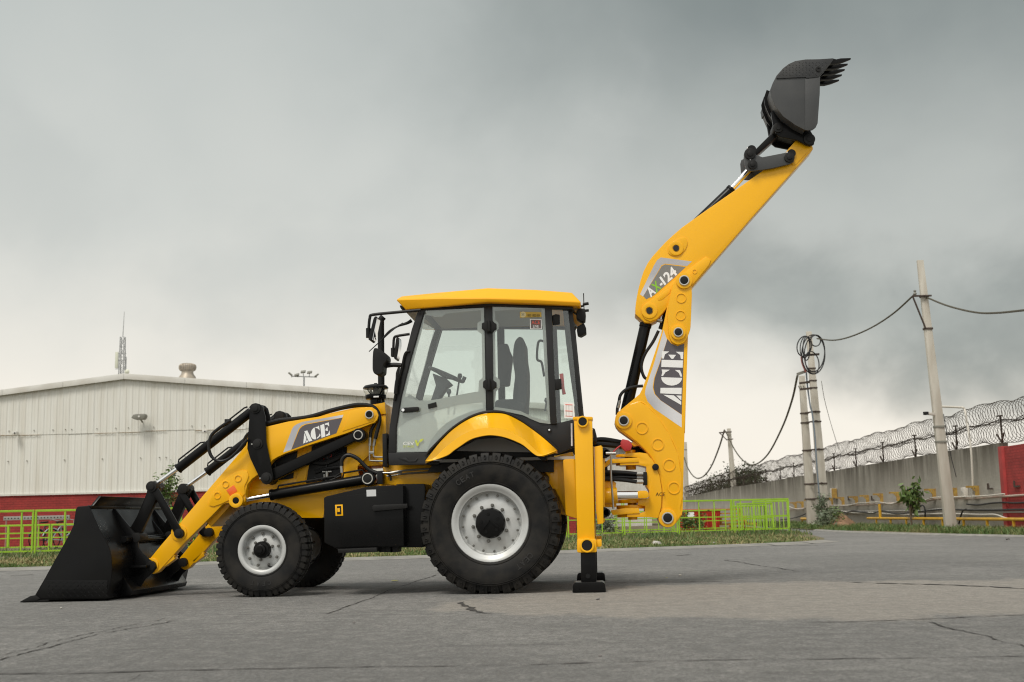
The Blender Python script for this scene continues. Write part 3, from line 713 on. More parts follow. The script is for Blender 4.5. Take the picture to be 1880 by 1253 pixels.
for i, (x, y, k) in enumerate(spots):
    w = WK(k, x, y); b0 = Vector((wallx(w.y)+.10, w.y, 2.74))
    t = thing('razor_wire_post', f'rusty T-shaped razor wire post, {ordn[i]} along the wall from the red pier', 'post', tuple(b0), 'razor wire posts')
    lean = Vector((0, rnd.uniform(-.06, .06), 0))
    MB().beam(b0, b0+Vector((0, 0, .86))+lean, .05, .05).build('upright', POSTM, t); MB().beam(b0+Vector((-.02, -.27, .86))+lean, b0+Vector((-.02, .27, .88))+lean, .04, .045).build('cross_bar', POSTM, t)
    for s_ in (-1, 1): MB().beam(b0+Vector((-.03, 0, .03)), b0+Vector((-.05, s_*.36, .30)), .04, .05).build('splayed_arm', POSTM, t)
# brackets on the wall
BRY = mat('yellow_bracket', (.42, .27, .05), .6, col2=(.30, .17, .05), nscale=8)
places = [('p', 20, 690), ('p', 120, 680), ('p', 240, 655), ('p', 555, 630), ('p', 705, 625), ('p', 900, 615), ('p', 1060, 600), ('p', 1262, 580), ('p', 1500, 560), ('p', 1755, 540), ('z', 170, 835), ('z', 345, 830), ('z', 525, 815)]
names_ = ['beside the fence end', 'left of the twin poles', 'touching the twin poles', 'just right of the twin poles', 'second right of the twin poles', 'third right of the twin poles', 'fourth right of the twin poles', 'fifth right of the twin poles', 'left of the leafy sapling', 'behind the leafy sapling', 'left of the tall leaning pole', 'behind the tall leaning pole', 'right of the tall leaning pole']
for (k, x, y), nm in zip(places, names_):
    p = WK(k, x, y); t = thing('wall_bracket', 'yellow angle bracket on the grey wall, '+nm, 'bracket', tuple(p), 'yellow brackets on the wall')
    MB().beam(p+Vector((0, 0, .15)), p+Vector((-.42, 0, .15)), .06, .07).build('shelf_bar', BRY, t); MB().beam(p+Vector((-.05, 0, .12)), p+Vector((-.05, 0, -.20)), .07, .16, (1, 0, 0)).build('wall_strip', BRY, t); MB().beam(p+Vector((-.22, 0, .12)), p+Vector((-.06, 0, -.06)), .05, .05).build('strut', BRY, t)
for (k, x, y), nm in zip((('p', 790, 600), ('p', 1130, 600), ('z', 630, 785), ('z', 850, 765)), ('between the first yellow brackets', 'in the middle of the yellow brackets', 'near the red pier', 'on the red brick wall')):
    p = WK(k, x, y); t = thing('wall_bracket', 'bare rusty hook bracket on the wall, '+nm, 'bracket', tuple(p), 'rusty hook brackets')
    MB().beam(p+Vector((-.05, .22, .14)), p+Vector((-.05, .22, -.04)), .05, .05).build('upright', POSTM, t); MB().beam(p+Vector((-.06, .22, -.04)), p+Vector((-.06, -.22, -.04)), .05, .05).build('hook_arm', POSTM, t)
# pipes and cables on the wall
def wall_line(name, label, cat, pts, r, m, off=.10, n=6):
    o = MB().tube([WK(k, x, y, off) for k, x, y in pts], r, n, 4).build(name, m); return tag(o, label, cat, 'services along the wall')
PINK = mat('faded_conduit', (.42, .30, .25), .6, col2=(.52, .45, .38), nscale=2); WCON = mat('white_conduit', (.62, .58, .51), .5); CABL = mat('black_cable', (.025, .025, .026), .6); GCON = mat('grey_conduit', (.36, .35, .32), .6)
wall_line('conduit', 'faded pinkish conduit running the length of the grey wall', 'conduit', [('p', -150, 765), ('p', 0, 745), ('p', 180, 728), ('p', 520, 698), ('p', 900, 690), ('p', 1200, 672), ('p', 1560, 650), ('p', 1880, 628), ('z', 180, 880), ('z', 340, 873), ('z', 490, 876), ('z', 730, 858), ('z', 960, 843)], .035, PINK)
wall_line('conduit', 'wavy white conduit just above the pinkish one', 'conduit', [('p', -120, 690), ('p', 0, 742), ('p', 120, 735), ('p', 200, 700), ('p', 520, 690), ('p', 760, 692), ('p', 900, 660), ('p', 1060, 652), ('p', 1200, 645), ('p', 1380, 668), ('p', 1500, 635), ('p', 1700, 620), ('p', 1880, 610), ('z', 160, 868), ('z', 360, 862), ('z', 560, 855), ('z', 735, 838)], .025, WCON, .16)
wall_line('cable', 'thick black cable sagging along the grey wall', 'cable', [('p', -220, 900), ('p', -60, 880), ('p', 60, 850), ('p', 200, 790), ('p', 300, 765), ('p', 530, 765), ('p', 640, 775), ('p', 740, 795), ('p', 830, 770), ('p', 960, 790), ('p', 1130, 800), ('p', 1260, 770), ('p', 1460, 815), ('p', 1600, 800), ('p', 1880, 770), ('z', 240, 965), ('z', 420, 970), ('z', 600, 972), ('z', 760, 968), ('z', 960, 965)], .030, CABL, .14)
wall_line('cable', 'second black cable below the conduits by the red pier', 'cable', [('z', 425, 922), ('z', 520, 928), ('z', 620, 915), ('z', 720, 908), ('z', 820, 912), ('z', 960, 905)], .028, CABL, .12)
wall_line('conduit', 'grey pipe between the black cables on the wall', 'conduit', [('p', 530, 760), ('p', 800, 775), ('p', 1160, 775), ('p', 1500, 770), ('p', 1880, 768), ('z', 120, 970), ('z', 240, 962), ('z', 600, 985), ('z', 960, 985)], .028, GCON, .10)
wall_line('conduit', 'dirty white pipe dipping to the red wall low down', 'conduit', [('p', 600, 770), ('p', 860, 800), ('p', 1100, 795), ('p', 1480, 822), ('p', 1880, 818), ('z', 100, 1003), ('z', 240, 1000), ('z', 400, 1003), ('z', 540, 1008), ('z', 660, 1008), ('z', 740, 1035), ('z', 840, 1048), ('z', 960, 1046)], .03, WCON, .13)
for pts, nm in (([('p', 1740, 770), ('p', 1790, 715), ('p', 1830, 690), ('p', 1860, 730), ('p', 1868, 830), ('p', 1850, 960)], 'black cable looping to the ground beside the sapling'), ([('z', 360, 1085), ('z', 375, 1020), ('z', 395, 975), ('z', 420, 965)], 'black cable dropping to the ground right of the leaning pole')):
    wall_line('cable', nm, 'cable', pts, .03, CABL, .3)
wh_ = WK('z', 425, 822); t = thing('junction_box', 'small cream junction box on the wall beside the leaning pole', 'box', tuple(wh_)); MB().box(tuple(wh_+Vector((-.16, -.18, -.16))), tuple(wh_+Vector((0, .18, .16)))).build('box_body', WCON, t, bev=.03); MB().cyl(wh_+Vector((-.17, 0, 0)), wh_+Vector((-.15, 0, 0)), .05, n=10).build('box_lid', GCON, t)
mb_ = WK('p', 595, 515); t = thing('meter_box', 'upright white and brown meter box just right of the twin poles', 'box', tuple(mb_)); MB().box(tuple(mb_+Vector((-.28, -.22, -.25))), tuple(mb_+Vector((-.02, .28, .25)))).build('box_body', WCON, t, bev=.02); MB().box(tuple(mb_+Vector((-.29, -.24, -.24))), tuple(mb_+Vector((-.03, -.22, .24)))).build('box_side', BRY, t); MB().beam(mb_+Vector((-.15, 0, -.25)), mb_+Vector((-.15, 0, -.75)), .08, .08).build('box_stem', GCON, t)
# gas pipe
GAS = mat('gas_yellow', (.62, .36, .02), .45, col2=(.5, .27, .02), nscale=3)
gp = thing('gas_pipe', 'long yellow gas pipe on short legs at the foot of the wall', 'pipe', (12.5, 34, 0))
ya, yb = 17.0, WK('p', 1045, 960, .8).y
MB().tube([Vector((wallx(y)-.8, y, .36)) for y in (ya, (ya+yb)/2, yb)], .05, 10, 2).build('pipe_run', GAS, gp)
MB().tube([Vector((wallx(yb-2.1)-.8, yb-2.1, .36)), Vector((wallx(yb-2.1)-.8, yb-2.1, .95))], .06, 10, 0).build('riser', GAS, gp)
y = ya+1.0
while y < yb: MB().beam((wallx(y)-.8, y, 0), (wallx(y)-.8, y, .33), .07, .07).build('pipe_leg', GAS, gp); y += 2.2
g2 = thing('gas_pipe', 'short yellow gas pipe end left of the twin poles', 'pipe', (11.4, 60, 0)); yb2, yb3 = WK('p', 215, 970, .8).y, WK('p', 95, 970, .8).y
MB().tube([Vector((wallx(yb2)-.8, yb2, .3)), Vector((wallx(yb3)-.8, yb3, .3))], .08, 8, 0).build('pipe_run', GAS, g2); MB().beam((wallx(yb3)-.8, yb3-.3, 0), (wallx(yb3)-.8, yb3-.3, .28), .08, .08).build('pipe_leg', GAS, g2); MB().beam((wallx(yb2)-.8, yb2+.3, 0), (wallx(yb2)-.8, yb2+.3, .28), .08, .08).build('pipe_leg', GAS, g2)
# camera pipe on the wall
cp = thing('camera_pole', 'thin white goose-neck pipe with a small camera by the leaning pole', 'camera pole', tuple(WK('z', 478, 865, .15)))
P = [WK(k, x, y, .15) for k, x, y in (('z', 478, 865), ('z', 468, 600), ('z', 455, 430), ('z', 425, 240), ('z', 405, 140), ('z', 390, 126), ('z', 240, 118))]
for i_, p_ in enumerate(P[4:]): p_.x -= .1*i_
MB().tube(P, .038, 8, 3).build('pipe', WCON, cp)

# ---- concrete poles
CONC = mat('pole_concrete', (.56, .53, .46), .85, col2=(.47, .43, .36), nscale=2, stretch=(3, 3, .5), bump=.3, bscale=40)
def pole(label, b, t, w0, w1, group='concrete poles'):
    b, t = Vector(b), Vector(t); r = thing('utility_pole', label, 'utility pole', tuple(b), group)
    dx_ = Vector((1, .06, 0)).normalized(); dy_ = Vector((-.06, 1, 0)); vs = []
    for p, w in ((b, w0), (t, w1)):
        for i, j in ((-1, -.6), (1, -.6), (1, .6), (-1, .6)): vs.append(p+dx_*(i*w/2)+dy_*(j*w/2))
    MB().add(vs, [[0, 1, 5, 4], [1, 2, 6, 5], [2, 3, 7, 6], [3, 0, 4, 7], [4, 5, 6, 7], [3, 2, 1, 0]]).build('shaft', CONC, r, bev=.02)
    return r
def DP_(px, py, d): return CAMLOC+ray(px, py)*d
p1b, p1t = Vector((12.05, 27.3, -.05)), Vector((11.53, 26.7, 8.62))
pole1 = pole('tall leaning concrete pole, nearest on the right, before the grey wall', p1b, p1t, .36, .20)
ft = lambda f: p1b.lerp(p1t, f)
def strap(parent, c, w, m=POSTM): MB().box((c.x-w/2-.015, c.y-w*.3-.02, c.z-.03), (c.x+w/2+.015, c.y+w*.3+.02, c.z+.03)).build('strap', m, parent)
for f, w in ((.745, .25), (.865, .235), (.33, .32), (.385, .315)):
    strap(pole1, ft(f), w, POSTM if f > .5 else GREYL)
bk0 = ft(.865); brk = Vector((bk0.x-.40, bk0.y-.15, bk0.z+.0))
MB().beam(brk, bk0+Vector((.2, -.12, .0)), .06, .05).build('cross_arm', POSTM, pole1); MB().beam(brk, ft(.745)+Vector((-.1, -.12, 0)), .04, .04).build('arm_brace', POSTM, pole1)
MB().lathe([(0, .03), (.05, .06), (.1, .03), (.15, .05), (.18, .001)], tuple(brk+Vector((.08, 0, .02))), 10, 'Z').build('insulator', GREYL, pole1)
camp = ft(.43); MB().beam(camp+Vector((-.15, -.1, 0)), camp+Vector((-.42, -.3, .02)), .09, .08).build('pole_camera', WCON, pole1, bev=.01); MB().beam(camp+Vector((-.40, -.29, .02)), camp+Vector((-.50, -.35, .02)), .12, .10).build('camera_lens', BLKM, pole1)
MB().tube([camp+Vector((.15, -.12, -.0)), ft(.30)+Vector((.2, -.15, 0)), ft(.2)+Vector((.32, -.1, 0))], .012, 5).build('drop_wire', CABL, pole1)
d2b, d2t = Vector((11.09, 43.6, -.05)), Vector((10.78, 43.2, 8.85)); d1b, d1t = Vector((10.60, 44.2, -.05)), Vector((10.47, 43.9, 6.9))
pole2 = pole('taller of the twin concrete poles, with black cable coils at its head', d2b, d2t, .46, .24)
pole3 = pole('shorter of the twin concrete poles, strapped to its taller neighbour', d1b, d1t, .44, .26)
for k in (785+15, 905, 1215): pass
for yy in (650, 690, 810, 905, 1215):
    c = DP_(*pxy('y', 460, yy), 54); f = (c.z-d2b.z)/(d2t.z-d2b.z); strap(pole2, d2b.lerp(d2t, f), .30)
for pyv in (755, 773, 825, 888, 916):
    z_ = DP_(1505, pyv, 54).z
    for pr, bb, tt in ((pole2, d2b, d2t), (pole3, d1b, d1t)):
        f = (z_-bb.z)/(tt.z-bb.z)
        if f < 1: strap(pr, bb.lerp(tt, f), .30+.16*(1-f))
    f2, f3 = (z_-d2b.z)/(d2t.z-d2b.z), (z_-d1b.z)/(d1t.z-d1b.z)
    if f3 < 1: MB().beam(d1b.lerp(d1t, f3)+Vector((0, -.2, 0)), d2b.lerp(d2t, f2)+Vector((0, -.2, .02)), .05, .06).build('tie_bar', POSTM, pole2)
for yy, x0_, x1_ in ((855, 262, 395), (935, 268, 420), (500, 310, 515)):
    a_, b_2 = DP_(*pxy('y', x0_, yy+8), 53.5), DP_(*pxy('y', x1_, yy-8), 53.5); MB().beam(a_, b_2, .09, .09).build('cross_arm', POSTM, pole3 if yy > 600 else pole2)
for xo in (250, 275, 310): MB().cyl(DP_(*pxy('y', xo+15, 930), 53.5), DP_(*pxy('y', xo, 895), 53.5), .03, .02, 6).build('pin_insulator', GREYL, pole3)
MB().beam(DP_(*pxy('y', 232, 750), 53.5), DP_(*pxy('y', 340, 712), 53.5), .10, .12).build('cable_clamp', GREYL, pole3)
MB().tube([DP_(*pxy('y', x, y), 53.3) for x, y in ((290, 520), (300, 600), (330, 680), (345, 720))], .05, 6).build('red_sleeve', mat('faded_red', (.40, .12, .10), .6), pole3)
MB().tube([DP_(*pxy('y', x, y), 53.6) for x, y in ((350, 720), (365, 900), (400, 1150), (425, 1250))]+[DP_(1496, 800, 53.6), DP_(1500, 860, 53.6), DP_(1506, 930, 53.6)], .035, 6).build('riser_cable', mat('blue_grey_cable', (.20, .24, .28), .6), pole3)
coilp = thing('cable_coil', 'loops of spare black cable hung round the twin pole head', 'cable', tuple(DP_(*pxy('y', 420, 500), 53.2)))
for x0_, y0_, rx_, ry_, tl in ((440, 495, 148, 252, .0), (455, 480, 130, 235, .08), (325, 390, 92, 130, .2), (335, 400, 62, 138, .1), (352, 420, 45, 150, .0), (425, 600, 85, 145, -.2), (470, 320, 62, 70, 0)):
    P = []
    for i in range(33):
        a = 2*math.pi*i/32; x = math.cos(a)*rx_; y = math.sin(a)*ry_
        P.append(DP_(*pxy('y', x0_+x*math.cos(tl)-y*math.sin(tl), y0_+x*math.sin(tl)+y*math.cos(tl)), 53.2+.15*math.cos(a)))
    MB().tube(P, .026, 6, 0, cap=False).build('cable_loop', CABL, coilp)
p3b, p3t = DP_(1352, 950, 100), DP_(1338, 787, 100); p3b.z = -.05
pole4 = pole('slim distant concrete pole standing clear beyond the fence', p3b, p3t, .52, .30)
MB().beam(p3t+Vector((-.85, -.2, -.35)), p3t+Vector((.2, -.2, -.3)), .10, .10).build('cross_arm', POSTM, pole4); MB().beam(p3t+Vector((-.8, -.2, -.35)), p3t+Vector((-.2, -.2, -1.0)), .07, .07).build('arm_brace', POSTM, pole4); MB().beam(p3t+Vector((-.25, -.2, -.95)), p3t+Vector((.3, -.2, -.9)), .08, .08).build('strap', POSTM, pole4)
p4b, p4t = DP_(1261, 950, 150), DP_(1257, 812, 150); p4b.z = -.05
pole5 = pole('farthest concrete pole, half hidden by the raised boom', p4b, p4t, .75, .5)
strap(pole5, p4b.lerp(p4t, .9), .5)
# overhead cables
def span(name, label, pts, r):                            # (px, py, distance)
    P = [DP_(*p) for p in pts]; return tag(MB().tube(P, r, 5, 8).build(name, mat('overhead_cable', (.07, .06, .035), .6) if 'overhead_cable' not in MATS else MATS['overhead_cable']), label, 'cable', 'overhead cables')
span('overhead_cable', 'overhead cable leaving the leaning pole towards the photo edge', [(1700, 546, 38.5), (1740, 562, 35), (1790, 574, 32), (1830, 575, 30), (1890, 569, 27)], .028)
span('overhead_cable', 'overhead cable from the leaning pole to the twin poles', [(1678, 542, 38.5), (1640, 576, 41), (1600, 602, 44), (1560, 619, 47), (1530, 625, 50), (1500, 622, 53.2)], .030)
span('overhead_cable', 'overhead cable sagging from the twin poles to the distant pole', [(1464, 690, 53.5), (1454, 735, 57), (1436, 785, 63), (1410, 834, 74), (1387, 853, 82), (1368, 849, 88), (1350, 828, 94), (1332, 792, 100)], .050)
span('overhead_cable', 'overhead cable sagging from the distant pole behind the boom', [(1330, 790, 100), (1319, 825, 106), (1305, 858, 114), (1290, 876, 122), (1276, 877, 130), (1264, 862, 140), (1256, 840, 150)], .07)
span('stay_wire', 'thin pale stay wire running down right of the twin poles', [(1508, 700, 53), (1514, 735, 54), (1526, 780, 55), (1540, 825, 57)], .012)

# ---- trees, shrubs
def leaf_mat(name, c1, c2):
    m = bpy.data.materials.new(name); m.use_nodes = True; n, l, b = nodes_of(m)
    g = n.new('ShaderNodeNewGeometry'); mx = n.new('ShaderNodeMix'); mx.data_type = 'RGBA'; mx.inputs[6].default_value = (*c1, 1); mx.inputs[7].default_value = (*c2, 1)
    l.new(g.outputs['Random Per Island'], mx.inputs[0]); l.new(mx.outputs[2], b.inputs['Base Color']); b.inputs['Roughness'].default_value = .55
    return m
LEAF = leaf_mat('fresh_leaves', (.050, .095, .018), (.13, .19, .045)); DARKL = leaf_mat('dark_leaves', (.022, .034, .012), (.06, .075, .025)); OLIVE = leaf_mat('grey_green_leaves', (.09, .12, .07), (.17, .20, .12))
BARK = mat('bark', (.13, .095, .06), .9, col2=(.08, .06, .04), nscale=10)
def leafy(name, label, base, h, crown, n, lsz, m, droop, seed, cat='tree', stems=3):
    rnd = random.Random(seed); base = Vector(base); t = thing(name, label, cat, tuple(base))
    tw = MB(); tips = []
    top = base+Vector((rnd.uniform(-.1, .1)*h, rnd.uniform(-.1, .1)*h, h*.62)); tw.tube([base-Vector((0, 0, .05)), base.lerp(top, .5)+Vector((rnd.uniform(-.04, .04)*h, 0, 0)), top], .022*h, 7, 4, taper=.009*h)
    for i in range(stems*4):
        f = rnd.uniform(.35, 1.0); s0 = base.lerp(top, f); a = rnd.uniform(0, 6.28); rr = crown[0]*rnd.uniform(.4, 1.0)
        e_ = Vector((base.x+math.cos(a)*rr, base.y+math.sin(a)*rr, base.z+crown[1]+rnd.uniform(0, 1)*(h-crown[1]))); tw.tube([s0, s0.lerp(e_, .5)+Vector((0, 0, .04*h)), e_], .010*h, 5, 3, taper=.003*h); tips.append((s0, e_))
    tw.build('trunk', BARK, t)
    vs, fs = [], []
    for i in range(n):
        s0, e_ = rnd.choice(tips); c = s0.lerp(e_, rnd.uniform(.35, 1.12))+Vector((rnd.gauss(0, 1), rnd.gauss(0, 1), rnd.gauss(0, 1)))*(crown[0]*.17)
        d = Vector((rnd.gauss(0, 1), rnd.gauss(0, 1), rnd.gauss(0, .6)-droop)).normalized(); sd_ = d.orthogonal().normalized(); sd_.rotate(Matrix.Rotation(rnd.uniform(0, 6.28), 3, d)); L = lsz*rnd.uniform(.6, 1.3); o = len(vs)
        vs += [c, c+d*L*.5+sd_*L*.2, c+d*L, c+d*L*.5-sd_*L*.2]; fs.append([o, o+1, o+2, o+3])
    me = bpy.data.meshes.new('crown'); me.from_pydata([tuple(v) for v in vs], [], fs); me.materials.append(m); o = bpy.data.objects.new('crown', me); COL.objects.link(o); adopt(o, t); stuff(o)
    return t
leafy('sapling', 'bushy green sapling before the warehouse, seen between the bucket cylinders', (-13.25, 27.4, 0), 2.70, (.42, 1.25), 800, .15, LEAF, .2, 3)
sp_ = WK('p', 1680, 930, .9); leafy('sapling', 'young tree with drooping glossy leaves against the grey wall', (sp_.x, sp_.y, 0), 1.85, (.40, .70), 300, .26, LEAF, 1.3, 4)
s2 = WK('p', 320, 900, 1.2); leafy('shrub', 'grey-green shrub climbing the foot of the twin poles', (10.72, 42.4, 0), 1.45, (.40, .25), 800, .13, OLIVE, .0, 5, 'shrub')
for i, (x, y, h, r, lab) in enumerate(((16.0, 118, 4.7, 3.0, 'round dark tree beyond the wall, just right of the boom'), (15.2, 108, 4.9, 2.2, 'dark tree beyond the wall behind the slim distant pole'), (15.5, 146, 4.6, 3.0, 'lowest dark tree at the far end of the wall'))):
    leafy('tree', lab, (x, y, 0), h, (r, 1.2), 5200, .30, DARKL, .1, 20+i, 'tree', 5)
for i, (x, y, h, lab) in enumerate(((-9.2, 24.6, 1.0, 'low weed bush glimpsed between the loader arms'), (-11.2, 23.2, .9, 'low weed bush behind the bucket top'), (1.2, 31.4, .8, 'weed clump behind the fence under the king post'), (4.4, 33.0, .8, 'weed clump before the red bins'), (9.9, 36.5, .75, 'weed clump on the verge left of the soil heap'), (10.6, 39.2, .9, 'tall weed clump right of the soil heap'))):
    leafy('weed_bush', lab, (x, y, 0), h, (.5, .15), 520, .13, LEAF if i % 2 else OLIVE, .0, 40+i, 'bush', 3)
# soil heap
hp = WK('p', 560, 960, 1.6); hm = MB(); rr_ = random.Random(9); vs = []; N = 20
for j in range(8):
    f = j/7; 
    for i in range(N):
        a = 2*math.pi*i/N; r_ = .95*(1-f)**.8*(1+.18*math.sin(a*3+f*4)+rr_.uniform(-.06, .06)); vs.append((10.95+math.cos(a)*r_*.75, 39.5+math.sin(a)*r_*1.3, .02+.62*f*(1+rr_.uniform(-.06, .06))))
hm.add(vs, [[j*N+i, j*N+(i+1) % N, (j+1)*N+(i+1) % N, (j+1)*N+i] for j in range(7) for i in range(N)])
tag(hm.build('soil_heap', mat('red_soil', (.28, .165, .095), .95, col2=(.20, .12, .07), nscale=4, bump=.8, bscale=18), ang=60), 'heap of reddish soil at the foot of the twin poles', 'soil heap')
# ---- red bins and yellow frames behind the fence
REDB = mat('red_plastic', (.52, .035, .022), .4, col2=(.42, .03, .02), nscale=3); YELF = mat('yellow_frame', (.55, .27, .02), .5, col2=(.36, .16, .02), nscale=5)
for x, y, lab, plate in ((4.55, 37.6, 'red plastic bin with a white plate, behind the fence', True), (5.45, 38.2, 'second red plastic bin beside the yellow frames', False)):
    t = thing('red_bin', lab, 'bin', (x, y, 0), 'red bins'); vs = []
    for z_, w in ((.06, .36), (.82, .44), (.82, .48), (.90, .48)): vs += [(x-w, y-w*.8, z_), (x+w, y-w*.8, z_), (x+w, y+w*.8, z_), (x-w, y+w*.8, z_)]
    MB().add(vs, [[j*4+i, j*4+(i+1) % 4, j*4+4+(i+1) % 4, j*4+4+i] for j in range(3) for i in range(4)]+[[3, 2, 1, 0], [12, 13, 14, 15]]).build('tub', REDB, t, bev=.02)
    for i in range(4): MB().box((x-.30+i*.18, y-.41, .15), (x-.26+i*.18, y-.32, .70)).build('rib', REDB, t)
    if plate: MB().box((x-.05, y-.43, .58), (x+.22, y-.40, .78)).build('plate', WHT, t); MB().box((x-.25, y-.42, .28), (x+.05, y-.395, .46)).build('sticker', YELF, t)
for i, (x, y, z_, lab) in enumerate(((6.35, 38.4, 0, 'bottom yellow barrier frame of the stack behind the fence'), (6.45, 38.3, .30, 'middle yellow barrier frame of the stack'), (6.30, 38.5, .60, 'top yellow barrier frame of the stack'), (6.9, 38.9, 0, 'single yellow barrier frame beside the stack'))):
    t = thing('barrier_frame', lab, 'barrier', (x, y, z_), 'stacked yellow barrier frames')
    for dy_ in (0, .5):
        for s_ in (-.5, .5): MB().beam((x+s_, y+dy_, z_), (x+s_, y+dy_, z_+.24), .05, .05).build('upright', YELF, t)
        MB().beam((x-.55, y+dy_, z_+.26), (x+.55, y+dy_, z_+.26), .06, .07).build('rail', YELF, t); MB().beam((x-.5, y+dy_, z_+.10), (x+.5, y+dy_, z_+.10), .04, .05).build('rail', YELF, t)
    MB().beam((x-.5, y, z_+.2), (x-.5, y+.5, z_+.2), .04, .04).build('cross_piece', YELF, t); MB().beam((x+.5, y, z_+.2), (x+.5, y+.5, z_+.2), .04, .04).build('cross_piece', YELF, t)
# ---- bicycle rack and bicycles before the warehouse
RK = mat('galvanised_strip', (.30, .29, .27), .55, metal=.3)
t = thing('bicycle_rack', 'grey perforated rail on thin posts above parked bicycles', 'rack', (-17.4, 27.2, 0))
rx0, rx1, ry = U(7, 953, 27.2).x, U(128, 950, 27.2).x, 27.2
MB().box((rx0, ry-.03, 1.0), (rx1, ry+.03, 1.13)).build('rail', RK, t, bev=.006)
for f in (.04, .53, .95): MB().beam((rx0+(rx1-rx0)*f, ry, 0), (rx0+(rx1-rx0)*f, ry, 1.0), .04, .04).build('post', mat('dull_red_post', (.30, .16, .13), .7) if 'dull_red_post' not in MATS else MATS['dull_red_post'], t)
hl_ = MB()
for i in range(20): hl_.disc((rx0+.06+(rx1-rx0-.12)*i/19, 1.065), .022, ry-.036, ry-.028, 8)
stuff(hl_.build('rail_hole', BLKM, t))
def bicycle(label, x, y, yaw, m):
    b = thing('bicycle', label, 'bicycle', (x, y, 0), 'parked bicycles'); M_ = Matrix.Translation((x, y, 0)) @ Matrix.Rotation(yaw, 4, 'Z')
    T = lambda *p: M_ @ Vector(p)
    def tb(nm, pts, r, mm, n=6): return MB().tube([T(*p) for p in pts], r, n, 0).build(nm, mm, b)
    for cx_ in (-.52, .52):
        w = tb('wheel', [(cx_+math.cos(a)*.33, 0, .34+math.sin(a)*.33) for a in [2*math.pi*i/24 for i in range(25)]], .018, BLKM)
        for i in range(6): a = i*math.pi/6; MB().tube([T(cx_+math.cos(a)*.32, 0, .34+math.sin(a)*.32), T(cx_-math.cos(a)*.32, 0, .34-math.sin(a)*.32)], .003, 3, 0).build('spoke', STL, w)
        tb('mudguard', [(cx_+math.cos(a)*.37, 0, .34+math.sin(a)*.37) for a in [R(20)+i*R(14) for i in range(11)]], .02, m)
    fr = MB()
    for a, c in (((-.52, .34), (-.1, .30)), ((-.1, .30), (-.2, .85)), ((-.52, .34), (-.18, .78)), ((-.18, .78), (.36, .80)), ((-.1, .30), (.38, .70)), ((.34, .92), (.52, .34))): fr.tube([T(a[0], 0, a[1]), T(c[0], 0, c[1])], .018, 6, 0)
    fr.build('frame', m, b)
    MB().prism3([T(-.34, -.07, .88), T(-.05, -.02, .90), T(-.05, .02, .90), T(-.34, .07, .88)], (0, 0, .05)).build('saddle', BLKM, b, bev=.01); tb('handlebar', [(.28, -.28, .98), (.36, -.24, 1.0), (.36, 0, .96), (.36, .24, 1.0), (.28, .28, .98)], .014, STL); tb('crank', [(-.18, -.1, .22), (-.1, -.08, .30), (-.1, .08, .30), (-.02, .1, .38)], .014, STL)
    MB().box(tuple(T(-.75, -.08, .66)), tuple(T(-.40, .08, .68))).build('carrier', BLKM, b)
PALE = mat('pale_blue_paint', (.42, .50, .52), .4); DRK = mat('dark_bike_paint', (.05, .05, .06), .4)
bicycle('pale blue bicycle parked at the rack behind the green fence', -17.05, 27.9, R(62), PALE); bicycle('dark bicycle parked beside the pale blue one', -16.35, 28.1, R(75), DRK); bicycle('dark bicycle nearest the loader bucket at the rack', -15.6, 28.0, R(70), DRK); bicycle('dark bicycle at the photo edge end of the rack', -17.7, 28.1, R(68), DRK)
# ---- litter: stones on the yard
STN = mat('stone', (.16, .15, .14), .9); LS = mat('pale_stone', (.42, .40, .36), .9); LFY = mat('dry_leaf', (.38, .36, .12), .8)
def pebble(px_, py_, r_, m, label, name='stone'):
    p = G(px_, py_); bm = bmesh.new(); bmesh.ops.create_icosphere(bm, subdivisions=2, radius=r_); rr_ = random.Random(int(px_))
    for v in bm.verts: v.co *= rr_.uniform(.75, 1.15); v.co.z *= .65 if name == 'stone' else .12
    me = bpy.data.meshes.new(name); bm.to_mesh(me); bm.free(); me.materials.append(m); o = bpy.data.objects.new(name, me); COL.objects.link(o); o.location = (p.x, p.y, r_*.5 if name == 'stone' else .012); tag(o, label, 'stone' if name == 'stone' else 'leaf')
pebble(1098, 1102, .016, STN, 'small dark stone on the yard in front of the stabiliser foot'); pebble(1249, 1058, .020, LS, 'small pale stone on the yard right of the stabiliser'); pebble(1224, 1063, .018, LFY, 'yellow leaf on the yard right of the stabiliser', 'dry_leaf')
pebble(725, 1068, .045, LFY, 'pale dry leaf lying between the front and rear wheels', 'dry_leaf'); pebble(1206, 1005, .13, LS, 'pale lump of concrete at the verge edge below the boom'); pebble(1850, 992, .05, STN, 'dark stone on the road near the grass verge'); pebble(1311, 1003, .09, LS, 'pale flat stone at the verge edge beyond the boom'); pebble(112, 1118, .012, LS, 'tiny pale stone in front of the loader bucket'); pebble(650, 1145, .012, STN, 'tiny dark stone before the front wheel'); pebble(1102, 1206, .010, STN, 'tiny dark stone near the front yard joint')
# ================================================================== THE BACKHOE LOADER
BH = thing('backhoe_loader', 'yellow and black backhoe loader with its digging arm raised, parked on the grey yard', 'backhoe loader', (-0.6, YC, 0))

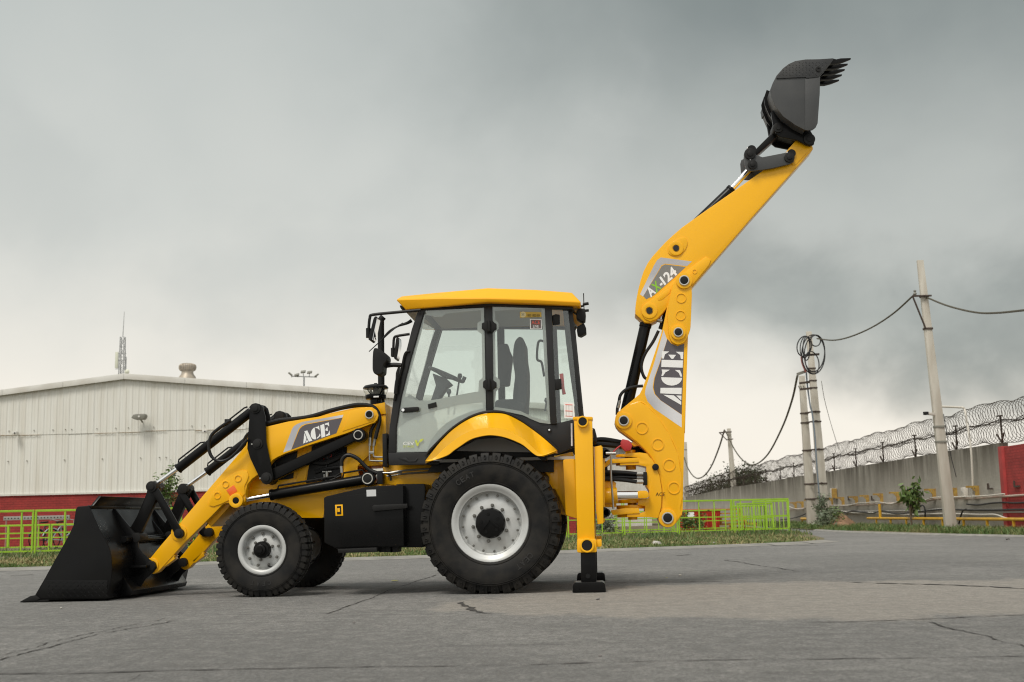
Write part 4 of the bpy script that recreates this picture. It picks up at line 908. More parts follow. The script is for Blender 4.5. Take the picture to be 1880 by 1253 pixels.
# ---- wheels
LETR = mat('moulded_rubber', (.022, .021, .020), .45, spec=.4)
PINR = mat('pin_steel', (.50, .49, .44), .4, metal=.5)
BOLT = mat('dull_bolt_steel', (.16, .155, .14), .45, metal=.6)
def tyre_mesh(mb, cx, cz, y0, w, Ro, Ri, lugs, groove, inner=False):
    # profile from bead to bead: (axial fraction, radius, lug flag)
    h = Ro-Ri
    prof = [(0.10, Ri-0.006, 0), (0.055, Ri+0.10*h, 0), (0.015, Ri+0.30*h, 0), (0.0, Ri+0.50*h, 0), (0.005, Ri+0.66*h, 0), (0.020, Ri+0.735*h, 0),
            (0.024, Ri+0.75*h, 1), (0.035, Ri+0.86*h, 2), (0.075, Ro-0.006, 3), (0.11, Ro, 3), (0.30, Ro+0.004, 3), (0.40, Ro+0.004, 0), (0.41, Ro-groove*0.5, 0)]
    prof = prof + [(1-a, r, f) for a, r, f in reversed(prof)]
    # within one lug pitch: block, block, edge, groove, groove, edge
    pat = [(0.00, 1), (0.33, 1), (0.66, 1), (0.71, 0), (0.95, 0), ]
    cols = [((i+t)/lugs, fl) for i in range(lugs) for t, fl in pat]
    n = len(cols); vs = []
    for a, r, f in prof:
        for t, fl in cols:
            ang = 2*math.pi*t
            rr = r; yy = a
            if f and not fl:
                rr = r-groove*(0.25 if f == 1 else 0.75 if f == 2 else 1.0)
                yy = a+(0.012 if a < 0.5 else -0.012)*(2.0 if f < 3 else 0.5)
            x = cx+math.cos(ang)*rr; z = cz+math.sin(ang)*rr
            vs.append((x, y0+yy*w, max(z, 0.002)))
    m = len(prof)
    mb.add(vs, [[j*n+i, j*n+(i+1) % n, (j+1)*n+(i+1) % n, (j+1)*n+i] for j in range(m-1) for i in range(n)])
def wheel(name, cx, cz, y0, w, Ro, Ri, lugs, groove, rear, mirror, txt=True):
    root_mb = MB(); tyre_mesh(root_mb, cx, cz, y0, w, Ro, Ri, lugs, groove)
    for k in range(3):                                     # moulded lines on the sidewall
        rr = Ri+(0.62+0.045*k)*(Ro-Ri) if k else Ri+0.09*(Ro-Ri)
        root_mb.lathe([(0.0035, rr-0.004), (-0.006, rr-0.002), (-0.006, rr+0.002), (0.0035, rr+0.004)], (cx, y0+(0.0 if k else 0.058*w), cz), 72, caps=False)
    if rear:
        for i in range(lugs):
            a = 2*math.pi*(i+.33)/lugs; rr = Ri+.86*(Ro-Ri); c0 = Vector((cx+math.cos(a)*rr, y0+.030*w, cz+math.sin(a)*rr)); u = Vector((math.cos(a), 0.25, math.sin(a)))*.018; v_ = Vector((-math.sin(a), 0, math.cos(a)))*.009
            P = [c0+u*math.cos(q)+v_*math.sin(q)+Vector((0, -.004, 0)) for q in [2*math.pi*k/10 for k in range(11)]]
            root_mb.tube(P, .004, 4, 0, cap=False)
    t = root_mb.build(name, RUB, BH, mirror=mirror, ang=28)
    b = MB()
    # dish of the rim: outer lip, gutter, disc
    b.lathe([(0.13*w, Ri+0.004), (0.085*w, Ri+0.012), (0.065*w, Ri+0.004), (0.07*w, Ri-0.02), (0.105*w, Ri-0.035), (0.13*w, Ri*0.84), (0.18*w+0.045, Ri*0.825), (0.18*w+0.055, Ri*0.79),
             (0.18*w+0.046, Ri*0.74), (0.18*w+0.030, Ri*0.60), (0.18*w+0.014, Ri*0.36), (0.18*w+0.012, 0.0001)], (cx, y0, cz), 72, caps=False)
    b.build('rim', RIM, t, mirror=mirror, ang=40)
    yd = y0+0.18*w+0.022
    rings = ((16, Ri*0.745, 0.0125, 0.018), (10, Ri*0.47, 0.019, 0.040)) if rear else ((9, Ri*0.68, 0.015, 0.02), (6, Ri*0.43, 0.017, 0.03))
    for cnt, rr, br, hh in rings:
        for i in range(cnt):
            a = 2*math.pi*(i+0.3)/cnt; x, z = cx+math.cos(a)*rr, cz+math.sin(a)*rr
            bb = MB(); bb.cyl((x, yd+0.005, z), (x, yd-hh*0.5, z), br, br, 6 if hh > .025 else 12); bb.cyl((x, yd-hh*0.5+0.001, z), (x, yd-hh, z), br*0.62, br*0.45, 10)
            bb.build('wheel_bolt', BOLT, t, mirror=mirror)
    hb = MB()
    if rear:
        hb.lathe([(0.03, 0.155), (-0.045, 0.146), (-0.062, 0.138), (-0.066, 0.125), (-0.066, 0.0005)], (cx, yd, cz), 40)
        for i in range(5):
            a = 2*math.pi*i/5+0.5; hb.cyl((cx+math.cos(a)*0.09, yd-0.064, cz+math.sin(a)*0.09), (cx+math.cos(a)*0.09, yd-0.071, cz+math.sin(a)*0.09), 0.018, 0.016, 10)
        hb.beam((cx-0.07, yd-0.068, cz-0.05), (cx+0.0, yd-0.068, cz+0.03), 0.03, 0.012); hb.beam((cx, yd-0.068, cz+0.03), (cx+0.08, yd-0.068, cz-0.04), 0.03, 0.012)
    else:
        hb.lathe([(0.02, 0.088), (-0.06, 0.084), (-0.075, 0.076), (-0.078, 0.056), (-0.115, 0.052), (-0.12, 0.044), (-0.12, 0.030), (-0.135, 0.027), (-0.135, 0.0005)], (cx, yd, cz), 36)
    hb.build('hub_cap', BLK, t, mirror=mirror)
    va = MB(); a = R(-62) if not rear else R(128)
    x, z = cx+math.cos(a)*Ri*0.83, cz+math.sin(a)*Ri*0.83
    va.tube([(x, yd, z), (x-0.01, yd-0.03, z+0.005), (x-0.035, yd-0.04, z+0.015)], 0.007, 8); va.build('valve_stem', HOSE, t, mirror=mirror)
    if txt and not mirror:                                 # moulded maker's lettering
        word = 'CEAT'; rr = Ri+0.33*(Ro-Ri); hgt = 0.15*(Ro-Ri)+0.005
        for base in ((-90,) if not rear else (-48, 118)):
            for i, ch in enumerate(word):
                a = R(base-(i-1.5)*(10.0 if not rear else 6.0))
                ca, sa = math.cos(a), math.sin(a); tdir = Vector((sa, -ca)); up = Vector((ca, sa)); wd = 0.75*hgt
                o2 = Vector((cx+ca*rr, cz+sa*rr))-tdir*wd/2
                text_polys(ch, (o2.x, o2.y), tuple(o2+tdir*wd), tuple(o2+up*hgt), y0-0.005, y0, 'moulded_letter', LETR, t, bold=.02)
    return t
RX, RZ = -0.012, 0.688
fw = at('w', 595, 655, 0.17); FX, FZ = fw.x, 0.470
for mir in (False, True):
    wheel('rear_wheel', RX, RZ, 0.0, 0.43, 0.698, 0.375, 36, 0.028, True, mir)
    wheel('front_wheel', FX, FZ, 0.17, 0.25, 0.478, 0.240, 44, 0.020, False, mir)
# axles
m_ = MB(); m_.lathe([(0.28, 0.10), (0.5, 0.12), (0.7, 0.13), (1.0, 0.2), (1.24, 0.2), (1.54, 0.13), (1.74, 0.12), (1.96, 0.10)], (RX, 0, RZ), 24); m_.build('rear_axle', BLKM, BH)
m_ = MB(); m_.box((FX-0.09, 0.34, FZ-0.10), (FX+0.09, 1.90, FZ+0.09)); m_.cyl((FX, .3, FZ), (FX, .5, FZ), .08); m_.cyl((FX, 1.94, FZ), (FX, 1.74, FZ), .08)
m_.prism([(FX-.2, FZ), (FX+.2, FZ), (FX+.14, FZ+.3), (FX-.14, FZ+.3)], .85, 1.39); m_.build('front_axle', BLKM, BH, bev=.01)

# ---- frame and bonnet
def part(name, k, Y, s, y1, m=YEL, parent=BH, bev=0.006, rnd=0.0, mirror=False, y0=None):
    pts = tr(k, Y, s)
    if rnd: pts = round_poly(pts, rnd)
    return MB().prism(pts, Y if y0 is None else y0, y1).build(name, m, parent, bev=bev, mirror=mirror)
part('chassis_frame', 'l', 0.74, '560,600 700,590 1060,570 1500,560 1500,640 1070,640 1055,750 925,750 860,720 760,690 600,690', 1.50, rnd=.02)
part('chassis_frame', 't', 0.72, '480,185 620,180 1000,190 1400,160 1650,100 1665,510 1560,480 1400,560 900,500 740,320 480,300', 1.52)
part('rear_side_panel', 't', 0.50, '1430,170 1640,100 1652,115 1668,510 1610,492 1575,400 1500,250', 0.56, rnd=.02)
part('recess_panel', 't', 0.497, '1505,330 1505,240 1515,215 1535,207 1555,215 1562,240 1562,330', 0.51, parent=BH, bev=.004)
part('rear_side_flange', 't', 0.47, '1600,165 1650,150 1672,510 1612,495', 0.50)
part('bonnet', 'l', 0.76, '655,300 760,250 1300,130 1395,118 1400,460 1190,470 1180,560 640,610 640,420', 1.48, rnd=.03)
part('bonnet_rear_top', 'l', 0.70, '1288,140 1392,116 1398,180 1370,182 1352,150 1330,146', 0.76, bev=.004)
# openings of the bonnet, dark and recessed: an engine bay box with machinery in front of the bonnet sheet
eb = part('engine_bay', 'l', 0.752, '995,350 1190,285 1180,420 1165,420 1150,460 1155,530 960,560 985,420', 0.775, m=BLKM, bev=0)
part('side_grille', 'l', 0.752, '768,470 800,425 915,375 905,440 880,455 775,475', 0.77, m=BLKM, bev=.003)
part('side_grille', 'l', 0.752, '785,555 790,500 895,480 890,532', 0.77, m=BLKM, bev=.003)
part('grille_bar', 'l', 0.745, '780,472 905,440 905,450 780,482', 0.752, m=CABK, bev=0)
part('bonnet_rib', 'l', 0.748, '660,600 665,548 780,545 905,535 925,470 905,440 925,375 990,352 975,470 950,560 905,572', 0.762, rnd=.008)
em = MB()
for pts, r in ((((1000, 440), (1060, 445), (1120, 425), (1175, 390)), .035), (((1010, 500), (1070, 480), (1150, 470)), .02), (((1060, 370), (1075, 420), (1070, 480)), .012), (((1005, 530), (1080, 545), (1150, 520)), .01)):
    em.tube([tuple(at('l', x, y, .74)) for x, y in pts], r)
em.disc((at('l', 1070, 395, .74).x, at('l', 1070, 395, .74).z), .06, .735, .76)
em.build('engine_pipework', CABK, eb)
em = MB(); p = at('l', 1075, 510, .73); em.cyl((p.x, .73, p.z-.05), (p.x, .73, p.z+.03), .018); em.cyl((p.x-.05, .73, p.z+.025), (p.x+.05, .73, p.z+.025), .012); em.tube([(p.x-.03, .73, p.z), (p.x-.03, .73, p.z-.06)], .008, sm=0); em.build('fuel_valve', STL, eb)
em = MB(); p = at('l', 1085, 410, .745); em.box((p.x-.06, .742, p.z-.03), (p.x+.03, .753, p.z+.05)); em.build('engine_tag', REDS, eb)
# loader tower (the plate that carries the arm pivots)
part('loader_tower', 'l', 0.715, '1185,300 1300,235 1370,190 1398,180 1398,455 1375,460 1310,400 1240,470 1260,560 1165,575 1170,440 1185,420', 0.75, rnd=.02)
part('loader_tower', 'l', 0.715, '1185,300 1300,235 1370,190 1398,180 1398,455 1375,460 1310,400 1240,470 1260,560 1165,575 1170,440 1185,420', 0.75, rnd=.02, mirror=True)
part('bulkhead', 'l', 0.60, '1378,290 1402,285 1404,470 1380,470', 1.6, m=BLKM)

# ---- loader arms (near arm and its mirror image on the far side)
ARM = ('95,985 160,905 240,812 400,622 560,436 632,350 650,265 735,252 860,222 1060,190 1290,142 1322,143 1347,160 1358,188 1350,213 1335,228 1180,287 960,357 '
       '845,398 805,416 778,432 764,448 745,480 700,510 665,535 640,565 632,600 628,655 612,683 585,692 560,688 540,668 508,672 440,742 300,880 205,985 150,1045 125,1057 105,1050 92,1020')
def letters_ace(parent, Y, boxes):
    A = ([(0.24, 1.0), (0.56, 1.0), (1.0, 0.0), (0.62, 0.0)], [(0.0, 0.0), (0.20, 0.0), (0.40, 0.36), (0.22, 0.86)], [(.26, 0.0), (.54, 0.0), (.44, .25)])
    Cc = ([(0.50, 1.0)]+[(0.5-0.5*math.sin(math.pi*i/12), 0.5+0.5*math.cos(math.pi*i/12)) for i in range(1, 12)]+[(0.50, 0.0)], [(0.58, 1.0), (0.80, .96), (0.98, 1.0), (0.98, 0.60), (0.80, .82), (.58, .92)],
          [(0.58, 0.0), (0.80, .05), (0.98, 0.12), (0.98, 0.36), (0.80, .17), (.58, .08)])
    E = ([(0.0, 0.0), (0.46, 0.0), (0.46, 1.0), (0.0, 1.0)], [(0.54, 1.0), (1.0, 1.0), (1.0, 0.66), (0.80, .86), (.54, .90)], [(0.54, 0.54), (0.80, 0.70), (0.80, 0.34), (.54, .46)],
         [(0.54, 0.0), (1.0, 0.0), (1.0, 0.36), (0.80, .14), (.54, .10)])
    for g, (o, u, v) in zip((A, Cc, E), boxes):
        o, u, v = Vector(o), Vector(u), Vector(v); mb = MB()
        for poly in g:
            mb.prism([tuple(o+(u-o)*a+(v-o)*b) for a, b in poly], Y-.0045, Y-.0015)
        mb.build('decal_letter', WHT, parent)
def p2(k, x, y, Y):
    p = at(k, x, y, Y); return (p.x, p.z)
def pin(mb, k, x, y, Y, r, d):
    p = at(k, x, y, Y); mb.disc((p.x, p.z), r, Y-d, Y+.01)
for mir in (False, True):
    Y = 0.58
    arm = part('loader_arm', 'l', Y, ARM, 0.70, mirror=mir, bev=.008)
    mb = MB()
    gus = tr('l', Y, '428,668 440,625 470,585 520,535 575,498 612,488 640,495 648,520 640,545 625,575 628,620 606,640 560,640 535,655 500,672 455,688 432,682')
    mb.prism(gus, Y-.012, Y+.01); mb.build('arm_gusset', YEL, arm, bev=.006, mirror=mir)
    for x, y in ((475, 627), (520, 566), (588, 534)):
        c = p2('l', x, y, Y-.012); MB().ring(c, .036, Y-.020, Y-.008, .030).build('pressed_ring', YEL, arm, mirror=mir)
    mb = MB(); c = p2('l', 583, 655, Y); mb.ring(c, .076, Y-.05, Y+.01, .034); mb.build('cylinder_boss', YEL, arm, bev=.006, mirror=mir)
    mb = MB(); mb.disc(c, .035, Y-.046, Y); mb.build('pivot_pin', BLK, arm, bev=.004, mirror=mir)
    mb = MB(); c = p2('l', 115, 1008, Y); mb.ring(c, .075, Y-.012, Y+.005, .03); c = p2('l', 265, 832, Y); mb.ring(c, .085, Y-.012, Y+.005, .02); mb.build('tip_boss', YEL, arm, bev=.005, mirror=mir)
    mb = MB(); mb.prism(tr('l', Y-.003, '1160,275 1205,160 1290,146 1325,150 1345,185 1330,220'), Y-.007, Y+.002); mb.build('pivot_plate', YEL, arm, bev=.004, mirror=mir)
    c = p2('l', 1309, 184, Y); MB().ring(c, .046, Y-.03, Y, .035).build('pin_ring', PINR, arm, bev=.004, mirror=mir); MB().disc(c, .036, Y-.026, Y).build('pivot_pin', BLK, arm, mirror=mir)
    if not mir:
        d = MB(); d.prism(tr('h', Y-.001, '250,697 352,425 372,395 405,372 470,345 943,262 932,294 505,367 455,390 425,430 342,665'), Y-.0008, Y+.001); d.build('decal_border', SILV, arm)
        d = MB(); d.prism(tr('h', Y-.0015, '345,663 420,468 440,425 470,395 510,375 932,297 862,475'), Y-.0015, Y+.001); d.build('decal_panel', PURP, arm)
        letters_ace(arm, Y, [[p2('h', *q, Y) for q in b] for b in (((482, 594), (586, 560), (470, 462)), ((578, 565), (684, 522), (560, 430)), ((692, 528), (790, 494), (678, 384)))])
    rf = MB(); rf.prism(tr('l', Y-.012, '524,598 565,570 584,602 546,630'), Y-.018, Y-.010); rf.build('reflector', ORG, arm, mirror=mir, bev=.002)
    # bell crank: two plates
    BC = '650,140 662,126 685,120 706,126 722,142 738,200 742,330 780,520 778,545 762,562 742,567 722,560 710,540 655,425 638,370 640,330 650,180'
    mb = MB(); mb.prism(tr('l', 0.53, BC), .53, .555); mb.prism(tr('l', 0.53, BC), .73, .755)
    bcr = mb.build('bell_crank', BLK, BH, bev=.005, mirror=mir)
    for x, y, r in ((683, 150, .055), (697, 345, .055), (745, 532, .060)):
        mb = MB(); c = p2('l', x, y, .53); mb.disc(c, r, .515, .77); mb.disc(c, r*.62, .50, .52); mb.build('pivot_pin', BLKM, bcr, bev=.004, mirror=mir)
        mb = MB(); mb.disc((c[0]-r*1.15, c[1]), .009, .518, .54, 10); mb.build('grease_nipple', STL, bcr, mirror=mir)
    # bucket tilt cylinder
    a, b, c_ = at('l', 683, 150, .642), at('l', 258, 482, .642), at('l', 120, 578, .642)
    mb = MB(); mb.cyl(a, b, .050); mb.cyl(a+(b-a)*.985, b, .056); cyl = mb.build('tilt_cylinder', BLK, BH, bev=.004, mirror=mir)
    MB().cyl(b+(a-b)*.1, c_, .024).build('piston_rod', CHR, cyl, mirror=mir)
    n_ = Vector((-.55, 0, .83)); q = lambda t, h=.068: tuple(a+(b-a)*t+n_*h)
    MB().tube([q(.06), q(.09, .08), q(.3, .08), q(.31)], .009, sm=0).build('pressure_pipe', BLKM, cyl, mirror=mir)
    MB().tube([q(.62, .05), q(.66, .075), q(.94, .075), q(.96, .05)], .009, sm=0).build('pressure_pipe', BLKM, cyl, mirror=mir)
    mb = MB(); mb.box((q(.31)[0]-.03, .61, q(.31)[2]-.03), (q(.31)[0]+.03, .67, q(.31)[2]+.03)); mb.build('pipe_clamp', BLKM, cyl, bev=.006, mirror=mir)
    # lift cylinder
    a, b, c_ = at('l', 1298, 536, .64), at('l', 765, 625, .64), at('l', 590, 655, .64)
    mb = MB(); mb.cyl(a, b, .055); mb.cyl(b+(a-b)*.03, b, .060); lcy = mb.build('lift_cylinder', BLK, BH, bev=.004, mirror=mir)
    MB().cyl(b+(a-b)*.1, c_, .026).build('piston_rod', CHR, lcy, mirror=mir)
    mb = MB(); c = p2('l', 1300, 535, .59); mb.disc(c, .075, .58, .74); mb.build('cylinder_eye', BLK, lcy, bev=.006, mirror=mir)
    MB().ring(c, .058, .555, .59, .046).build('pin_ring', PINR, lcy, bev=.004, mirror=mir); MB().disc(c, .047, .562, .60).build('pivot_pin', BLKM, lcy, bev=.003, mirror=mir)
    up = Vector((.06, 0, 1)).normalized(); q = lambda t, h: tuple(a+(b-a)*t+up*h)
    MB().tube([q(.93, .05), q(.92, .085), q(.35, .085), q(.33, .075)], .010, sm=0).build('pressure_pipe', BLKM, lcy, mirror=mir)
    MB().tube([q(.26, .055), q(.25, .105), q(.06, .105), q(.03, .06)], .010, sm=0).build('pressure_pipe', BLKM, lcy, mirror=mir)
    # levelling link
    a, b = at('l', 747, 532, .64), at('l', 1250, 297, .64)
    dv = (b-a).normalized(); nv = Vector((-dv.z, 0, dv.x))
    mb = MB(); mb.prism([((a+nv*.062).x, (a+nv*.062).z), ((a-nv*.062).x, (a-nv*.062).z), ((b-nv*.05).x, (b-nv*.05).z), ((b+nv*.05).x, (b+nv*.05).z)], .585, .695)
    lk = mb.build('levelling_link', BLK, BH, bev=.02, mirror=mir, seg=3)
    mb = MB(); c = p2('l', 1250, 297, .585); mb.disc(c, .072, .56, .72); mb.build('link_eye', BLK, lk, bev=.005, mirror=mir)
    MB().ring(c, .050, .54, .57, .039).build('pin_ring', PINR, lk, bev=.004, mirror=mir); MB().disc(c, .040, .545, .58).build('pivot_pin', BLK, lk, mirror=mir)
    # tipping links to the loader bucket
    def bar(k, s, y0, y1, nm):
        return MB().prism(tr(k, y0, s), y0, y1).build(nm, BLK, BH, bev=.008, mirror=mir)
    bar('b', '765,545 805,545 935,775 930,800 912,803 893,785 795,600', .535, .57, 'tipping_link')
    bar('b', '765,545 805,545 935,775 930,800 912,803 893,785 795,600', .71, .745, 'tipping_link')
    bar('b', '758,530 800,520 818,545 800,600 740,730 705,800 680,790 668,745 700,690 748,575', .60, .685, 'tipping_lever')
    for x, y, r in ((775, 540, .058), (915, 780, .05)):
        c = p2('b', x, y, .535); mb = MB(); mb.disc(c, r, .52, .76); mb.disc(c, r*.6, .508, .53)
        mb.build('link_pin', BLKM, BH, bev=.004, mirror=mir)
# cross member between the arms
a0, a1 = at('l', 545, 672, .64), at('l', 430, 800, .64)
mb = MB(); dv = (a1-a0).normalized(); nv = Vector((-dv.z, 0, dv.x))
mb.prism([(a0.x, a0.z), (a1.x, a1.z), ((a1-nv*.16).x, (a1-nv*.16).z), ((a0-nv*.14).x, (a0-nv*.14).z)], .70, 1.54); mb.build('arm_cross_member', YEL, BH, bev=.012)
mb = MB(); mb.prism(tr('l', .56, '178,1018 236,975 232,962 240,958 222,952 165,1005'), .59, .70); mb.build('arm_stop', YEL, BH, bev=.004); mb.build('arm_stop', YEL, BH, bev=.004, mirror=True)

# ---- loader bucket
BS = -0.02
prof_back = '455,638 478,690 505,750 540,815 560,855 570,900 572,960 568,1010 556,1060 545,1113'
SIDE = '387,658 397,641 455,638 478,690 505,750 540,815 560,855 570,900 572,960 568,1010 556,1060 545,1113 180,1121 178,1096 225,1015 300,880 352,788 375,738'
wr = MB()
pb = tr('b', BS, prof_back); tip = tr('b', BS, '100,1130 175,1121')
outer = pb+[tip[1]]
inner = [(x-.016, z+(.0 if i < len(pb)-2 else .016)) for i, (x, z) in enumerate(pb)]+[(tip[1][0], tip[1][1]+.018)]
wr.prism(outer+list(reversed(inner)), BS+.02, 2*YC-BS-.02)
lb = wr.build('loader_bucket', BLK, BH, bev=0)
for mir in (False, True):
    MB().prism(tr('b', BS, SIDE), BS, BS+.022).build('side_plate', BLK, lb, bev=.005, mirror=mir)
    ch = MB(); ch.prism(tr('b', BS, '228,1018 552,1018 546,1108 186,1112'), BS-.008, BS); ch.build('wear_plate', BLK, lb, bev=.002, mirror=mir)
    if not mir:
        bumps = MB()
        for i in range(17):
            for j in range(5):
                x = 250+i*18.5; y = 1030+j*17
                if x < 190+(1112-y)*0.45+15: continue
                p = at('b', x, y, BS-.008); s_ = 1 if (i+j) % 2 else -1
                d = Vector((s_*.014, 0, .014)); e = Vector((-s_*.0045, 0, .0045))
                bumps.add([p-d, p+e, p+d, p-e, p+Vector((0, -.005, 0))], [[0, 1, 4], [1, 2, 4], [2, 3, 4], [3, 0, 4]])
        stuff(bumps.build('tread_pattern', BLK, lb))
    ec = MB(); ec.prism(tr('b', BS-.03, '95,1130 150,1100 176,1095 200,1112 180,1124'), BS-.012, BS+.03); ec.build('cutting_edge_end', BLKM, lb, bev=.003, mirror=mir)
ce = MB(); e0 = tip[0]; ce.prism([(e0[0], .004), (e0[0]+.30, .006), (e0[0]+.30, .034), (e0[0]+.05, .030)], BS, 2*YC-BS); ce.build('cutting_edge', BLKM, lb, bev=.002)
tp = pb[0]; sg = MB()                                     # spill guard on the top lip, between chamfered ends
prof = [(tp[0]-.005, tp[1]-.02), (tp[0]+.02, tp[1]-.025), (tp[0]-.0, tp[1]+.012), (tp[0]-.03, tp[1]+.012)]
def guard(y, h): return [(tp[0]-.02, y, tp[1]-.01), (tp[0]+.012, y, tp[1]-.015), (tp[0]+.012+.05*h, y, tp[1]+.098*h), (tp[0]-.02+.05*h, y, tp[1]+.10*h)]
sec = [guard(.06, .03), guard(.13, 1.0), guard(2.11, 1.0), guard(2.18, .03)]
sg.add([v for s_ in sec for v in s_], [[i*4+j, i*4+(j+1) % 4, (i+1)*4+(j+1) % 4, (i+1)*4+j] for i in range(3) for j in range(4)]+[[0, 1, 2, 3], [15, 14, 13, 12]])
sg.build('spill_guard', BLK, lb, bev=.004)
MB().box((tp[0]-.03, BS+.02, tp[1]-.03), (tp[0]+.02, 2*YC-BS-.02, tp[1]+.004)).build('top_lip', BLK, lb, bev=.008)
for mir in (False, True):                                  # ears that take the arm and link pins
    for yy in (.545, .705):
        br = MB(); br.prism(tr('b', yy, '565,655 590,655 625,700 668,752 702,790 706,850 728,880 760,910 795,935 800,955 785,975 740,1015 715,1055 660,1098 660,1060 680,1000 682,900 660,850 605,740'), yy, yy+.03)
        br.build('pivot_bracket', BLK, lb, bev=.004, mirror=mir)
    rb = MB(); rb.tube([tuple(at('b', x, y, .40)) for x, y in ((545, 650), (560, 740), (640, 880), (648, 940), (640, 1000))], .012, 6); rb.build('weld_rib', BLK, lb, mirror=mir)
    rb = MB(); rb.box((pb[6][0], .42, pb[6][1]-.01), (pb[6][0]+.18, .56, pb[6][1]+.012)); rb.build('stiffener', BLK, lb, bev=.003, mirror=mir)
    for x, y in ((772, 945), (697, 800)):
        c = p2('b', x, y, .54); MB().disc(c, .05, .525, .75).build('bucket_pin', BLKM, lb, bev=.004, mirror=mir)
rb = MB(); c = p2('b', 660, 808, .5); rb.cyl((c[0], .35, c[1]), (c[0], 1.89, c[1]), .035); rb.build('cross_tube', BLK, lb)
rb = MB(); c = p2('b', 600, 1060, .3); rb.prism([(pb[7][0], pb[7][1]), (pb[7][0]+.10, pb[7][1]-.14), (pb[9][0]+.12, .03), (pb[9][0], .03)], 0.3, 1.94); rb.build('heel_plate', BLK, lb, bev=.01)
# ---- cab
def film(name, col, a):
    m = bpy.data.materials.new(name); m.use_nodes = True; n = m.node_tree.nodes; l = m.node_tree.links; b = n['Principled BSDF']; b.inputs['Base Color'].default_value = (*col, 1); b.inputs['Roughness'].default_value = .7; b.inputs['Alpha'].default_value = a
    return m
PALEF = film('pale_glass_film', (.78, .77, .74), .60)  # pale half-clear sheet just inside the lower door glass
cab_f = MB()
AP = '405,203 362,330 332,450 292,600 256,740 234,900 228,1045 272,1045 272,900 300,720 350,520 437,213'
TOPR = '402,202 600,186 800,172 1000,180 1290,197 1292,216 1160,208 825,197 785,201 437,217'
BP = '783,196 827,196 834,812 795,812'
CP = '1128,200 1168,204 1198,875 1160,875'
DP = '1232,214 1288,212 1318,520 1350,838 1310,838 1270,560 1250,400'
SILL = '228,1040 456,1040 440,1086 520,1086 520,1106 232,1110'
def side3(s, d=.07, off=0.0, k='c'): return trs(k, s, off), d
CAB = None
